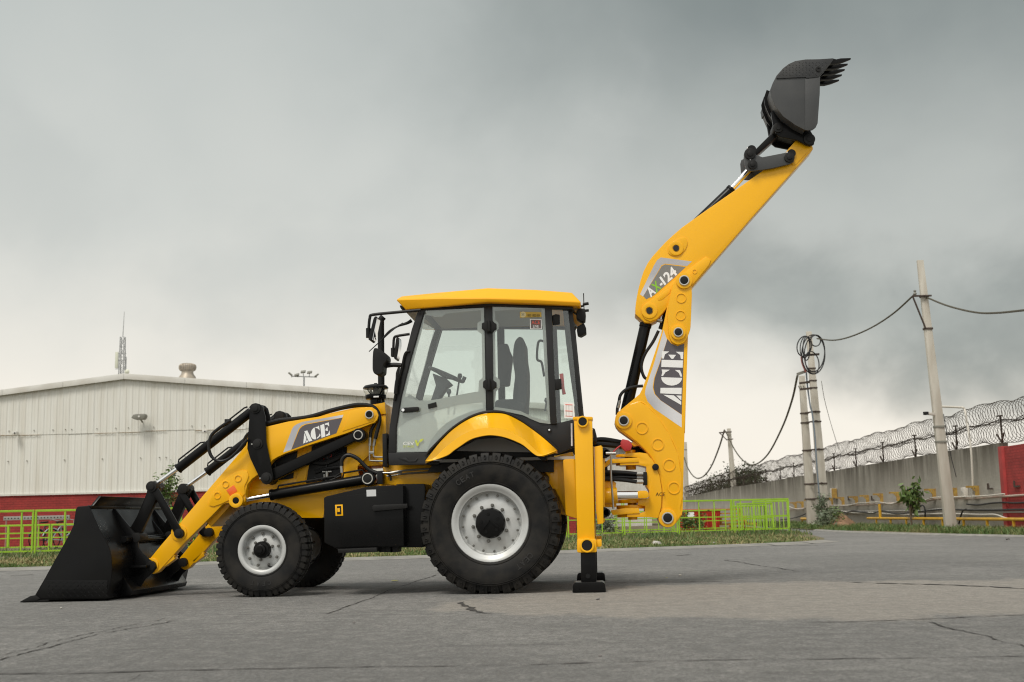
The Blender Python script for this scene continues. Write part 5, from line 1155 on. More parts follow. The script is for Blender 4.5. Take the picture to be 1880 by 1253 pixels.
for mir in (False, True):
    mb = MB()
    for s in (AP, TOPR, BP, CP):
        mb.prism3(trs('c', s), (0, .075, 0))
    o = mb.build('cab_frame', CABK, BH, bev=.010, mirror=mir)
    if not mir: CAB = o
    MB().prism3(trs('c', DP, .10), (0, .06, 0)).build('rear_pillar', CABK, o, bev=.008, mirror=mir)
    mb = MB(); mb.prism3(trs('c', SILL, -.04), (0, .12, 0)); mb.prism3(trs('c', '285,1068 330,1068 345,1085 380,1085 395,1066 400,1072 385,1092 340,1092', -.05), (0, .02, 0)); mb.build('door_sill', CABK, o, bev=.006, mirror=mir)
    mb = MB(); mb.prism3(trs('c', '835,802 920,806 1000,824 1100,866 1160,873 1200,870 1350,832 1352,1005 1290,1010 1205,1045 1110,1080 1000,1000 880,950 740,960 640,1010 520,1100 455,1040 540,950 600,895 700,838', .03), (0, .05, 0))
    mb.build('lower_side_panel', CABK, o, bev=.006, mirror=mir)
    # door: glass sheet, printed border, hinges, handle
    DO = '437,217 783,202 795,806 700,836 600,892 540,952 455,1038 273,1040 273,900 301,720 351,520'
    dr = MB().prism3(trs('c', DO, .012), (0, .006, 0)).build('door_glass', GLS, o, mirror=mir)
    MB().tube([Vector(v) for v in trs('c', DO+' 437,217', .012)], .009, 6, 0).build('door_seal', HOSE, dr, mirror=mir)
    MB().tube([Vector(v) for v in trs('c', '440,1060 470,1022 520,970 560,930 600,895 650,860 700,832 750,813 800,802 850,801 900,808 950,828 1000,857 1050,892 1100,930 1150,972 1200,1020', -.03)], .014, 6, 2).build('fender_seal', HOSE, o, mirror=mir)
    if not mir:
        dtr = lambda s: trs('d', s, .022)
        outer = trs('c', DO, .022)
        inner1 = dtr('272,85 330,92 345,100 410,98 440,72 730,45 730,130 700,150 700,215 735,240 742,600 712,625 708,712 640,722 520,745 390,772 300,787 200,785 105,752 150,560 240,230')
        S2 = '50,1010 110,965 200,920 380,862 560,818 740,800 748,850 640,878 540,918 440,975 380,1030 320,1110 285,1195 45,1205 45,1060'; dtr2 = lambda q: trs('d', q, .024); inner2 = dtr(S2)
        filled([outer, inner1, inner2]).build('glass_border', FRIT, o); filled([dtr2(S2)]).build('pale_film', PALEF, o)
        hd = MB(); hd.prism3(trs('c', '298,792 308,780 395,774 404,778 404,795 398,800 312,808 300,802', -.03), (0, .03, 0)); hd.build('door_handle', BLKM, dr, bev=.008)
        p = trs('c', '313,793', -.034)[0]; MB().cyl((p[0], p[1]-.006, p[2]), (p[0], p[1]+.02, p[2]), .016).build('lock_barrel', CHR, dr)
        MB().prism3(trs('c', '455,760 503,747 507,775 459,787', .006), (0, .006, 0)).build('door_plate', BLKM, dr)
        for y in (312, 648):
            h = MB(); h.prism3(trs('c', f'{766+(y-312)*.02},{y-18} {780},{y-24} 792,{y-34} 825,{y-34} 838,{y-22} 850,{y-14} 850,{y+14} 838,{y+20} 826,{y+36} 795,{y+36} 782,{y+22} {766+(y-312)*.02},{y+14}', -.022), (0, .035, 0))
            p = trs('c', f'808,{y}', -.03)[0]; h.cyl((p[0], p[1], p[2]-.055), (p[0], p[1], p[2]+.055), .018); h.build('door_hinge', BLKM, o, bev=.003)
        # rear side window, its border, stickers
        W2 = '827,199 1128,207 1160,872 1100,866 1000,822 920,805 835,800'
        w2 = MB().prism3(trs('c', W2, .012), (0, .006, 0)).build('side_window', GLS, o)
        W2i = trs('r', '140,150 330,138 548,132 560,300 585,800 600,1000 610,1130 480,1090 360,1035 220,1012 135,1000 150,860 180,830 180,760 145,730 140,340 170,310 170,260 140,230', .022)
        filled([trs('c', W2, .022), W2i]).build('glass_border', FRIT, o)
        MB().prism3(trs('c', '985,228 1108,230 1110,258 985,262', .006), (0, .003, 0)).build('sticker', mat('sticker_yellow', (.62, .42, .06), .5), w2)
        p = trs('c', '1003,244', .004)[0]; MB().cyl(p, (p[0], p[1]+.004, p[2]), .032).build('sticker_disc', mat('sticker_cream', (.75, .66, .35), .5), w2)
        for a_ in (45, -45):
            d_ = Vector((math.cos(R(a_)), 0, math.sin(R(a_))))*.018; q = Vector(p)+Vector((0, -.001, 0))
            MB().beam(q-d_, q+d_, .002, .009, (0, 1, 0)).build('sticker_cross', mat('sticker_blue', (.06, .10, .22), .5), w2)
        s_ = trs('c', '1026,256 1100,257 1026,242 1026,243', .0055); text_polys('1800 1800 004', (s_[0][0], s_[0][2]), (s_[1][0], s_[1][2]), (s_[2][0], s_[2][2]), s_[0][1]-.001, 0, 'sticker_lettering', BLKM, w2)
        MB().prism3(trs('c', '1043,270 1110,270 1111,328 1044,328', .006), (0, .003, 0)).build('sticker_border', WHT, w2, bev=.001)
        MB().prism3(trs('c', '1047,274 1106,274 1107,324 1048,324', .005), (0, .001, 0)).build('sticker_panel', mat('sticker_dark', (.12, .09, .085), .5), w2)
        ro = mat('sticker_red', (.72, .10, .06), .5)
        s_ = trs('c', '1052,300 1102,300 1052,279', .004); text_polys('ACE', (s_[0][0], s_[0][2]), (s_[1][0], s_[1][2]), (s_[2][0], s_[2][2]), s_[0][1]-.001, 0, 'sticker_lettering', ro, w2)
        s_ = trs('c', '1062,320 1093,320 1062,305', .004); text_polys('LIVE', (s_[0][0], s_[0][2]), (s_[1][0], s_[1][2]), (s_[2][0], s_[2][2]), s_[0][1]-.001, 0, 'sticker_lettering', WHT, w2)
        # printed mark on the lower door
        def plane_text(body, s, m):
            q = trs('c', s, .006)
            o_ = text_polys(body, (q[0][0], q[0][2]), (q[1][0], q[1][2]), (q[2][0], q[2][2]), 0, 0, 'printed_mark', m, dr)
            for v in o_.data.vertices: v.co.y = cab_side(v.co.x)+.005
        plane_text('CEV', '314,995 376,995 314,976', WHT); plane_text('STAGE', '314,1009 376,1009 314,997', CEVY)
        vm = MB(); vm.prism3(trs('c', '380,968 392,966 398,985 412,962 425,958 432,960 420,974 408,978 400,1000 392,1000', .005), (0, .003, 0)); vm.build('printed_mark', CEVY, dr)
    else:
        MB().prism3(trs('c', '827,199 1128,207 1160,872 835,800', .012), (0, .006, 0)).build('side_window', GLS, o, mirror=True)
    MB().prism3(trs('c', '1170,212 1262,214 1295,520 1325,835 1300,850 1198,868', .05), (0, .006, 0)).build('quarter_window', GLS, o, mirror=mir)
    # quarter window fittings
    if not mir:
        MB().prism3(trs('c', '1170,250 1190,240 1215,245 1215,300 1175,305', .04), (0, .05, 0)).build('speaker_box', BLKM, o, bev=.008)
        MB().prism3(trs('c', '1165,625 1195,615 1222,612 1225,672 1195,675 1168,685', .01), (0, .05, 0)).build('window_latch', BLKM, o, bev=.006)
        MB().prism3(trs('c', '1212,585 1235,582 1242,668 1250,700 1230,705', .06), (0, .03, 0)).build('escape_hammer', REDS, o, bev=.004)
        nt_ = MB().prism3(trs('c', '1237,748 1295,752 1302,842 1240,840', .045), (0, .003, 0)).build('paper_notice', WHT, o)
        for y0_, y1_ in ((760, 764), (796, 800), (826, 829)):
            MB().prism3(trs('c', f'1247,{y0_} 1288,{y0_+2} 1288,{y1_+2} 1247,{y1_}', .043), (0, .001, 0)).build('notice_line', ro, nt_)
        for x0_ in (1250, 1266, 1284):
            MB().prism3(trs('c', f'{x0_},764 {x0_+2},764 {x0_+3},828 {x0_+1},828', .0432), (0, .001, 0)).build('notice_line', LGREY, nt_)
        MB().tube([Vector(v) for v in trs('c', '352,455 330,462 318,490 305,560 282,640 262,740', -.02)], .012).build('grab_rail', BLKM, o)
        MB().tube([Vector(v) for v in trs('c', '285,600 276,640 270,700', -.045)], .02).build('grab_grip', BLKM, o)
        MB().tube([Vector(v) for v in trs('c', '1283,870 1285,1000', -.03)], .010).build('hand_rail', SILV, o)
        p = trs('c', '1154,907', .0)[0]; MB().cyl((p[0], p[1]+.035, p[2]), (p[0], p[1]+.01, p[2]), .022).build('rubber_bung', BLKM, o); MB().cyl((p[0], p[1]+.014, p[2]), (p[0], p[1]+.005, p[2]), .010).build('key_barrel', CHR, o)
# cross rails, floor, windscreen, rear screen, headliner
def fp(k, x, y): return trs(k, f'{x},{y}')[0]
a, b, c, d = fp('c', 405, 205), fp('c', 345, 440), fp('c', 290, 640), fp('c', 232, 960)
far = lambda p: (p[0], 2*YC-p[1], p[2])
ws = MB()
prof = [a, b, c, d]; ws.add([tuple(Vector(p)+Vector((.02, .07, 0))) for p in prof]+[tuple(Vector(far(p))+Vector((.02, -.07, 0))) for p in prof], [[i, i+1, i+5, i+4] for i in range(3)])
ws.build('windscreen', GLS, CAB)
MB().beam(Vector(d)+Vector((.03, .06, 0)), Vector(far(d))+Vector((.03, -.06, 0)), .08, .10).build('scuttle_rail', CABK, CAB)
MB().beam(Vector(a)+Vector((.03, .06, 0)), Vector(far(a))+Vector((.03, -.06, 0)), .08, .06).build('header_rail', CABK, CAB)
e_, f_ = trs('c', '1285,214 1345,835', .1); MB().beam(Vector(e_)+Vector((-.03, .05, 0)), Vector(far(e_))+Vector((-.03, -.05, 0)), .06, .08).build('rear_header', CABK, CAB)
MB().beam(Vector(f_)+Vector((-.03, .05, 0)), Vector(far(f_))+Vector((-.03, -.05, 0)), .06, .08).build('rear_sill', CABK, CAB)
rs = MB(); rs.add([(e_[0]-.01, e_[1]+.06, e_[2]), (f_[0]-.01, f_[1]+.06, f_[2]), (f_[0]-.01, 2*YC-f_[1]-.06, f_[2]), (e_[0]-.01, 2*YC-e_[1]-.06, e_[2])], [[0, 1, 2, 3]]); rs.build('rear_screen', GLS, CAB)
fl = fp('c', 300, 1085); MB().box((fl[0], .42, fl[2]-.03), (.9, 1.82, fl[2])).build('cab_floor', LGREY, CAB)
hl = fp('c', 800, 196); MB().box((-.92, .5, hl[2]+.0), (.78, 1.74, hl[2]+.05)).build('headliner', LGREY, CAB, bev=.02)
wa = MB()
for yy0 in (.44,):
    wa.prism(tr('c', .5, '600,1030 700,880 800,838 900,842 1000,880 1100,950 1180,1040'), .45, .62)
wa.build('wheel_box', LGREY, CAB); wa.build('wheel_box', LGREY, CAB, mirror=True)
MB().prism(tr('c', .9, '300,1090 300,790 350,700 420,760 470,830 480,900 460,1090'), .85, 1.40).build('front_console', LGREY, CAB, bev=.02)
# seat, wheel, levers inside
st = MB(); st.prism(round_poly(tr('c', 1.0, '948,520 952,440 962,400 985,378 1005,385 1018,410 1022,500 1032,560 1032,700 1022,840 985,850 948,820 950,700 962,600'), .05), .88, 1.38)
seat = st.build('operator_seat', SEATM, BH, bev=.05, seg=3)
MB().prism(round_poly(tr('c', 1.0, '840,790 850,740 960,735 1020,760 1020,900 850,900'), .04), .86, 1.40).build('seat_cushion', SEATM, seat, bev=.04, seg=3)
MB().prism(round_poly(tr('c', 1.3, '845,400 905,390 915,430 935,470 925,540 915,640 850,640 845,500'), .03), 1.55, 1.68).build('rear_console', SEATM, CAB, bev=.02)
sc = MB(); p0, p1 = at('c', 430, 900, YC), at('c', 560, 620, YC); sc.tube([p0, (p0+p1)/2, p1], .05, taper=.035); sc.prism(tr('c', 1.0, '480,580 560,610 590,640 560,660 520,720 500,760 470,740 500,650'), 1.02, 1.22)
sc.build('steering_column', SEATM, BH, bev=.01)
swc = at('c', 555, 605, YC); ax = (at('c', 580, 545, YC)-at('c', 545, 625, YC)).normalized()
sw = MB(); u_ = Vector((0, 1, 0)); w_ = ax.cross(u_).normalized()
ringp = [swc+ax*.03+(u_*math.cos(t)+w_*math.sin(t))*.20 for t in [2*math.pi*i/32 for i in range(33)]]
sw.tube(ringp, .016, sm=0, cap=False)
for t in (0, 2.1, 4.2): sw.tube([swc, swc+ax*.03+(u_*math.cos(t)+w_*math.sin(t))*.2], .014, sm=0)
kn = swc+ax*.03-w_*.2; sw.cyl(kn, kn+ax*.06, .022)
sw.build('steering_wheel', SEATM, BH)
lv = MB()
for x0, y0_, x1, y1_, Y in ((575, 820, 577, 690, .95), (605, 820, 640, 600, 1.3), (1130, 800, 1140, 740, .8)):
    lv.tube([at('c', x0, y0_, Y), at('c', x1, y1_, Y)], .010, sm=0); q = at('c', x1, y1_, Y); lv.lathe([(-.03, .012), (0, .028), (.03, .02), (.035, .001)], tuple(q), 12, 'Z')
lv.build('control_lever', SEATM, BH)
gp_ = MB(); gp_.tube([at('c', x, y, 1.75) for x, y in ((1130, 400), (1100, 395), (1088, 420), (1085, 500), (1110, 520), (1125, 600))], .014); gp_.build('grab_handle', SEATM, CAB)
# roof: chamfered shell, widest at the middle pillar
def roofpt(k, x, y, off): return trs(k, f'{x},{y}', off)[0]
def ring_at(pts): return [Vector(p) for p in pts]+[Vector(far(p)) for p in reversed(pts)]
lipB = [roofpt('c', 330, 217, -.03), roofpt('c', 560, 196, -.10), roofpt('c', 800, 173, -.13), roofpt('c', 1080, 182, -.12), roofpt('c', 1330, 196, -.06)]
lipT = [roofpt('c', 272, 158, -.05), roofpt('c', 540, 150, -.125), roofpt('c', 800, 150, -.15), roofpt('c', 1080, 158, -.14), roofpt('c', 1337, 172, -.08)]
crT = [roofpt('c', 302, 140, .04), roofpt('c', 540, 116, .0), roofpt('c', 800, 92, -.03), roofpt('c', 1080, 102, -.01), roofpt('c', 1285, 118, .06)]
lipB[0] = Vector(lipB[0])+Vector((.0, .0, .0))
def shift(ps, dx0): ps = [Vector(p) for p in ps]; return ps
# front and rear faces rake: move the end points of each ring
rings = []
zlo = [p[2] for p in lipB]
for ps in (lipB, lipT, crT): rings.append(ring_at(ps))
crown = [Vector((p.x*.9-.02, YC+(p.y-YC)*.7, p.z+.03)) for p in rings[2]]; rings.append(crown)
bot_in = [Vector((p.x*.96, YC+(p.y-YC)*.9, p.z+.01)) for p in rings[0]]
rings.insert(0, bot_in)
n_ = len(rings[0]); mb = MB()
mb.add([v for r_ in rings for v in r_], [[j*n_+i, j*n_+(i+1) % n_, (j+1)*n_+(i+1) % n_, (j+1)*n_+i] for j in range(len(rings)-1) for i in range(n_)]+[list(range(n_-1, -1, -1)), list(range((len(rings)-1)*n_, len(rings)*n_))])
roof = mb.build('cab_roof', ROOFY, BH, bev=.016, seg=3, ang=24)
# mirrors, wiper, work lamps, hoses on the cab
def mirror_set(name, k, arm, Ya, pane, Yp, w):
    o = MB().tube([at(k, x, y, Ya) for x, y in arm], .016, sm=3).build(name, BLKM, BH)
    pts = tr(k, Yp, pane); c0 = Vector((sum(p[0] for p in pts)/len(pts), sum(p[1] for p in pts)/len(pts)))
    MB().prism(round_poly(pts, .02), Yp-w/2, Yp+w/2).build('mirror_head', BLKM, o, bev=.012, seg=3)
    return o
m1 = mirror_set('rear_view_mirror', 'e', ((690, 155), (440, 178), (230, 200), (205, 225), (195, 300), (190, 415)), .34, '205,450 255,250 268,230 285,228 284,250 240,450 225,462', .30, .20)
MB().prism(tr('e', .30, '222,458 240,446 286,240 290,245 246,450'), .215, .385).build('mirror_glass', MIRR, m1)
m2 = mirror_set('rear_view_mirror', 'e', ((585, 385), (460, 405), (435, 430), (430, 500), (426, 605)), 1.75, '447,620 458,520 468,440 480,420 492,430 492,480 480,590 470,635 455,637', 1.72, .20)
MB().prism(tr('e', 1.72, '468,636 492,520 494,440 497,480 482,600'), 1.635, 1.805).build('mirror_glass', MIRR, m2)
for k, x, y, Y in (('e', 190, 375, .34), ('e', 426, 560, 1.75)):
    q = at(k, x, y, Y); mb = MB(); mb.cyl(q-Vector((0, 0, .05)), q+Vector((0, 0, .05)), .026); mb.tube([q, q+Vector((.05, -.02, .0))], .014, sm=0); mb.build('mirror_clamp', BLKM, m1 if Y < 1 else m2)
sm_ = MB().tube([at('e', x, y, .38) for x, y in ((505, 685), (430, 680), (350, 690))], .024, sm=3).build('side_mirror', BLKM, BH)
MB().prism(round_poly(tr('e', .34, '245,640 250,560 262,530 285,530 330,550 388,600 388,650 350,690 345,770 300,788 260,775 245,740'), .03), .24, .46).build('mirror_head', BLKM, sm_, bev=.03, seg=3)
MB().prism(round_poly(tr('e', 1.86, '455,850 460,760 480,705 495,705 490,800 470,850'), .02), 1.8, 1.95).build('mirror_head', BLKM, sm_, bev=.02)
wp = MB().tube([at('e', 605, 255, .55), at('e', 560, 280, .55), at('e', 480, 305, .55)], .02, taper=.012).build('wiper', BLKM, BH)
MB().tube([at('e', 520, 280, .55), at('e', 430, 340, .52), at('e', 330, 430, .5), at('e', 195, 553, .48)], .008, taper=.005).build('wiper_blade', HOSE, wp); MB().tube([at('e', 515, 290, .55), at('e', 400, 350, .52), at('e', 330, 425, .5)], .010).build('wiper_arm', BLKM, wp)
for Y in (.52, 1.66):
    fl_ = MB(); fl_.prism(tr('e', Y, '500,120 545,128 545,158 520,165 505,140'), Y-.09, Y+.09); fl_.build('work_lamp', BLKM, BH, bev=.012)
def lamp(k, s, Y, w):
    mb = MB(); mb.prism(tr(k, Y, s), Y, Y+w); o = mb.build('work_lamp', BLKM, BH, bev=.012); return o
lp = lamp('r', '858,150 890,125 935,130 942,180 938,238 905,245 858,215', .50, .16); MB().tube([at('r', 860, 180, .58), at('r', 835, 160, .6), at('r', 825, 120, .6)], .012).build('lamp_bracket', STL, lp)
lp = lamp('r', '862,320 870,285 925,255 945,300 948,345 900,372 868,360', .56, .16); MB().tube([at('r', 870, 300, .64), at('r', 840, 270, .64), at('r', 825, 240, .64)], .012).build('lamp_bracket', STL, lp)
lamp('r', '858,150 890,125 935,130 942,180 938,238 905,245 858,215', 1.55, .16)
ml = MB(); q = at('r', 925, 85, .55); ml.cyl(q-Vector((0, 0, .06)), q+Vector((0, 0, .11)), .005); ml.cyl(q-Vector((.01, 0, .01)), q+Vector((.05, 0, 0)), .016); ml.cyl(q+Vector((-.02, 0, -.08)), q+Vector((.05, 0, -.075)), .014); ml.tube([q-Vector((.06, 0, .04)), q-Vector((0, 0, .02))], .012, sm=0)
ml.build('aerial', BLKM, BH)
# exhaust stack and air pre-cleaner
p = at('e', 313, 860, .95); q = at('e', 316, 245, .95)
ex = MB(); ex.cyl((p.x, .95, p.z-.35), (p.x, .95, q.z-.03), .036); ex.tube([(p.x, .95, q.z-.04), (p.x+.004, .95, q.z), (p.x+.03, .95, q.z+.03)], .036, 16); ex.build('exhaust_pipe', BLKM, BH)
c = at('e', 260, 935, .82)
S_ = 1/(2200/12.75*5.22)
zz = lambda y: at('e', 260, y, .82).z
pcl = MB().lathe([(zz(1060), .06), (zz(1015), .062), (zz(1012), .105), (zz(998), .113), (zz(970), .113), (zz(966), .10)], (c.x, .82, 0), 36, 'Z').build('air_precleaner', BLK, BH)
MB().lathe([(zz(968), .112), (zz(930), .132), (zz(908), .134)], (c.x, .82, 0), 36, 'Z', caps=False).build('clear_bowl', CLR, pcl)
MB().lathe([(zz(966), .03), (zz(908), .03)], (c.x, .82, 0), 20, 'Z').build('inner_tube', LGREY, pcl)
for i in range(5):
    a = .4+i*math.pi*.4; MB().beam((c.x+math.cos(a)*.05, .82+math.sin(a)*.05, zz(968)), (c.x+math.cos(a)*.1, .82+math.sin(a)*.1, zz(908)), .03, .004).build('vane', LGREY, pcl)
MB().lathe([(zz(910), .136), (zz(898), .137), (zz(880), .118), (zz(868), .06), (zz(864), .02), (zz(856), .018), (zz(855), .001)], (c.x, .82, 0), 36, 'Z').build('cap', BLK, pcl)
MB().prism(tr('e', .70, '238,978 288,976 288,990 238,992'), .703, .71).build('label_strip', WHT, pcl)

# ---- rear fenders
OUT = '440,1086 480,1035 520,985 560,943 600,906 650,870 700,842 750,822 800,812 850,811 900,817 950,838 1000,866 1050,901 1100,938 1150,980 1200,1026'
CRE = '448,1086 495,1068 545,1020 590,982 640,945 690,920 740,905 800,898 850,900 900,908 950,928 1000,955 1045,995 1080,1030 1110,1050 1150,1040 1195,1026'
INN = '452,1088 500,1078 570,1052 605,1025 645,998 690,968 735,950 800,938 850,940 900,950 950,968 1000,992 1035,1020 1065,1045 1092,1057 1130,1052 1192,1028'
for mir in (False, True):
    cm = lambda pts: [(v.x, v.y) for v in catmull([(x, z, 0) for x, z in pts], 4)]
    A_, B_, C_ = cm(tr('c', .30, OUT)), cm(tr('c', .03, CRE)), cm(tr('c', .0, INN))
    n_ = len(A_)
    rows = [[(x, .36, z+.004) for x, z in A_], [(x, .30, z) for x, z in A_], [(x, .035, z+.004) for x, z in B_], [(x, .012, z-.0) for x, z in B_], [(x, .0, z) for x, z in C_], [(x, .02, z-.004) for x, z in C_], [(x, .03, z-.02) for x, z in B_], [(x, .36, z-.03) for x, z in A_]]
    mb = MB(); mb.add([v for r_ in rows for v in r_], [[j*n_+i, j*n_+i+1, (j+1)*n_+i+1, (j+1)*n_+i] for j in range(len(rows)-1) for i in range(n_-1)]+[[j*n_ for j in range(len(rows))], [(j+1)*n_-1 for j in reversed(range(len(rows)))]])
    mb.build('rear_fender', YEL, BH, ang=26, mirror=mir)
    iw = MB(); iw.prism(tr('c', .44, '500,1080 570,1040 640,985 735,935 850,925 950,955 1040,1015 1120,1075 1180,1045 1180,1150 450,1150'), .46, .56); iw.build('wheel_arch_liner', BLKM, BH, mirror=mir)
    MB().box((at('c', 1110, 1070, .3).x, .2, at('c', 1110, 1070, .3).z-.03), (at('c', 1140, 1070, .3).x, .46, at('c', 1140, 1070, .3).z+.02)).build('fender_bracket', BLKM, BH, bev=.006, mirror=mir)

# ---- fuel tank / battery box with step
tk = MB(); tk.prism(tr('t', .13, '115,385 130,375 370,318 450,310 605,308 612,685 470,690 200,700 118,660'), .13, .70); tank = tk.build('fuel_tank', BLK, BH, bev=.012)
MB().prism(tr('t', .30, '560,300 735,297 742,330 738,600 725,690 560,690'), .30, .72).build('battery_box', BLK, BH, bev=.012)
MB().prism(tr('t', .125, '175,380 605,330 608,680 182,690'), .124, .14).build('tank_cover', BLK, tank, bev=.006)
MB().prism(tr('t', .08, '412,438 425,428 630,420 632,445 615,450 420,468'), .08, .13).build('step', BLKM, tank, bev=.006)
MB().prism(tr('t', .06, '200,700 440,690 445,718 205,725'), .06, .34).build('step', BLKM, tank, bev=.006)
bm_ = MB()
for x in (480, 520, 550): 
    q = at('t', x, 700, .3); bm_.box((q.x-.03, .25, q.z-.03), (q.x+.04, .5, q.z+.03))
bm_.build('tank_bracket', BLKM, tank)
MB().prism(tr('t', .12, '378,335 437,333 438,374 380,376'), .121, .124).build('rating_plate', mat('plate_grey', (.55, .56, .56), .4), tank)
lt = MB(); lt.prism(tr('t', .12, '185,427 232,425 235,494 188,496'), .119, .124); latch = lt.build('latch_plate', YEL, tank, bev=.002)
MB().prism(tr('t', .118, '196,435 222,434 224,485 198,486'), .116, .1205).build('latch_recess', BLKM, latch)
MB().prism(tr('t', .115, '199,448 214,447 215,470 200,471'), .114, .1165).build('latch_tongue', YEL, latch)
# pipes and hoses along the frame
pp = MB()
for dy, yy in ((0, .68), (16, .70)):
    pp.tube([at('c', x, y+dy*1.2, yy) for x, y in ((220, 1155), (330, 1140), (450, 1132), (560, 1128))], .010, sm=4)
pp.build('hydraulic_pipe', STL, BH)
def hose(k, Y, pts, r=.018, m=HOSE, nm='hydraulic_hose'):
    P = [at(k, p[0], p[1], p[2] if len(p) > 2 else Y) for p in pts]
    return MB().tube(P, r, 10).build(nm, m, BH)
hose('h', .62, ((40, 370), (200, 325), (350, 310), (560, 280), (780, 215), (960, 170), (1100, 145), (1220, 150), (1300, 180), (1350, 250), (1360, 330), (1335, 440), (1310, 540)), .020)
hose('h', .66, ((40, 378), (300, 330), (560, 292), (780, 228), (960, 182), (1200, 155), (1290, 200), (1335, 290), (1300, 370), (1265, 440), (1250, 530)), .018)
for x0, x1, ye in ((1250, 1245, 790), (1310, 1290, 745)):
    MB().tube([at('h', x0, 525, .655), at('h', x1+3, 620, .655)], .016, 8, 0).build('hose_fitting', STL, BH)
    MB().tube([at('h', x1, 600, .66), at('h', x1, ye-20, .66), at('h', x1+15, ye, .66), at('h', 1395, ye+5, .66)], .009, 8, 3).build('hydraulic_pipe', STL, BH)
MB().prism(tr('h', .645, '1235,680 1295,680 1295,712 1235,712'), .645, .675).build('pipe_clamp', STL, BH, bev=.003)
hose('h', .60, ((920, 850), (925, 790), (960, 740), (1020, 728), (1110, 770), (1190, 850), (1250, 900), (1330, 935)), .022)
MB().tube([at('h', 925, 930, .60), at('h', 918, 850, .60)], .016, 8, 0).build('hose_fitting', STL, BH)
MB().prism(tr('h', .58, '1325,910 1390,905 1395,1060 1335,1060'), .58, .70).build('pipe_bracket', BLKM, BH, bev=.005)
MB().tube([at('h', 1385, 930, .6), at('h', 1500, 932, .6), at('h', 1620, 925, .62)], .010, 8, 3).build('hydraulic_pipe', STL, BH)
hose('l', .66, ((735, 240), (640, 290), (600, 370), (545, 420), (490, 440), (450, 420), (430, 370), (435, 310), (480, 265), (540, 225)), .014)
hose('l', .5, ((545, 215), (480, 260), (440, 300), (428, 360), (440, 410), (480, 438), (530, 430), (580, 390), (640, 320)), .016)
hose('c', .62, ((195, 1150), (235, 1165), (245, 1200)), .010); hose('h', .66, ((700, 1010), (800, 995), (900, 940)), .010)
# ---- stabilisers, sliding frame, king post
Yk = 0.03
for mir in (False, True):
    sx = 'P'
    o = part('stabiliser', 'k', Yk+.03, '160,206 260,206 276,935 180,935', .28, bev=.010, mirror=mir)
    part('stabiliser_cap', 'k', Yk+.02, '153,200 160,195 258,195 264,200 262,212 155,212', .29, parent=o, mirror=mir, bev=.006)
    part('stabiliser_collar', 'k', Yk+.015, '176,870 182,864 276,864 282,872 286,932 280,938 182,940 177,932', .295, parent=o, mirror=mir, bev=.008)
    MB().prism(tr('k', .1, '280,868 306,866 312,872 313,903 306,908 284,908'), .1, .24).build('collar_lug', YEL, o, bev=.008, mirror=mir)
    for x, y, r in ((208, 222, .042), (232, 900, .052)):
        c = p2('k', x, y, Yk); MB().ring(c, r*1.35, Yk-.012, Yk+.04, r).build('pin_boss', YEL, o, bev=.004, mirror=mir); MB().disc(c, r, Yk-.006, Yk+.04).build('pin', BLKM, o, mirror=mir)
    part('inner_leg', 'k', Yk+.055, '197,930 280,930 284,1108 200,1108', .235, m=BLK, parent=o, mirror=mir, bev=.006)
    c = p2('k', 237, 1068, Yk+.05); MB().disc(c, .022, Yk+.045, Yk+.07).build('leg_bolt', BLKM, o, mirror=mir)
    pb_ = MB(); q0, q1 = at('k', 150, 1105, -.02), at('k', 335, 1105, -.02)
    pb_.prism(round_poly([(q0.x, .003), (q1.x, .003), (q1.x-.01, .085), (q1.x-.03, .10), (q0.x+.03, .10), (q0.x+.01, .085)], .012), -.03, .30); pb_.build('foot_pad', BLK, o, bev=.012, seg=3, mirror=mir)
    part('guide_plate', 'k', .12, '272,360 310,352 318,372 322,780 290,785 280,700', .30, mirror=mir, bev=.006)
# sliding carriage between the stabilisers
part('rear_frame', 'k', .32, '100,430 165,425 180,755 115,735', 1.92, rnd=.02)
rf_ = MB(); a = at('k', 290, 365, .5); b = at('k', 325, 430, .5); rf_.box((a.x, .28, b.z-.02), (b.x-.04, 1.96, a.z)); a = at('k', 290, 690, .5); b = at('k', 325, 770, .5); rf_.box((a.x, .28, b.z-.02), (b.x-.04, 1.96, a.z)); rf_.build('slide_rail', YEL, BH, bev=.008)
part('carriage_plate', 'k', .78, '296,360 316,358 330,380 330,770 316,782 300,780', 1.46, rnd=.01)
cl = MB()
for y in (395, 720):
    for x in (325, 340): cl.disc(p2('k', x, y, .80), .055 if x == 325 else .04, .74, .86)
cl.build('carriage_clamp', BLKM, BH, bev=.006)
for Yh, s in ((.98, '316,455 352,425 510,418 520,400 520,390 410,402 412,410 420,416 352,420'), ):
    pass
# upper and lower swing lugs and the king post casting
kp = MB()
kp.prism(round_poly(tr('k', .98, '320,462 350,430 510,420 516,445 360,452 330,475'), .01), .92, 1.32)
kp.prism(round_poly(tr('k', .98, '362,708 440,696 515,696 520,724 372,734'), .01), .92, 1.32)
kp.prism(round_poly(tr('k', .98, '326,545 360,542 392,556 388,585 395,606 390,660 395,690 330,690'), .015), .94, 1.30)
kp.build('carriage_lug', YEL, BH, bev=.01)
hs = MB(); hs.box((at('k', 322, 500, 1.).x, .99, at('k', 322, 640, 1.).z), (at('k', 345, 500, 1.).x, 1.25, at('k', 322, 440, 1.).z)); hs.build('swing_hose_block', BLKM, BH)
po = MB()
cX = at('k', 470, 410, YC).x
for y0_, y1_, r in ((402, 416, .16), (446, 462, .16), (650, 668, .15), (680, 700, .17), (726, 746, .165)):
    z0_, z1_ = at('k', 470, y1_, YC).z, at('k', 470, y0_, YC).z; po.cyl((cX, YC, z0_), (cX, YC, z1_), r, r, 32)
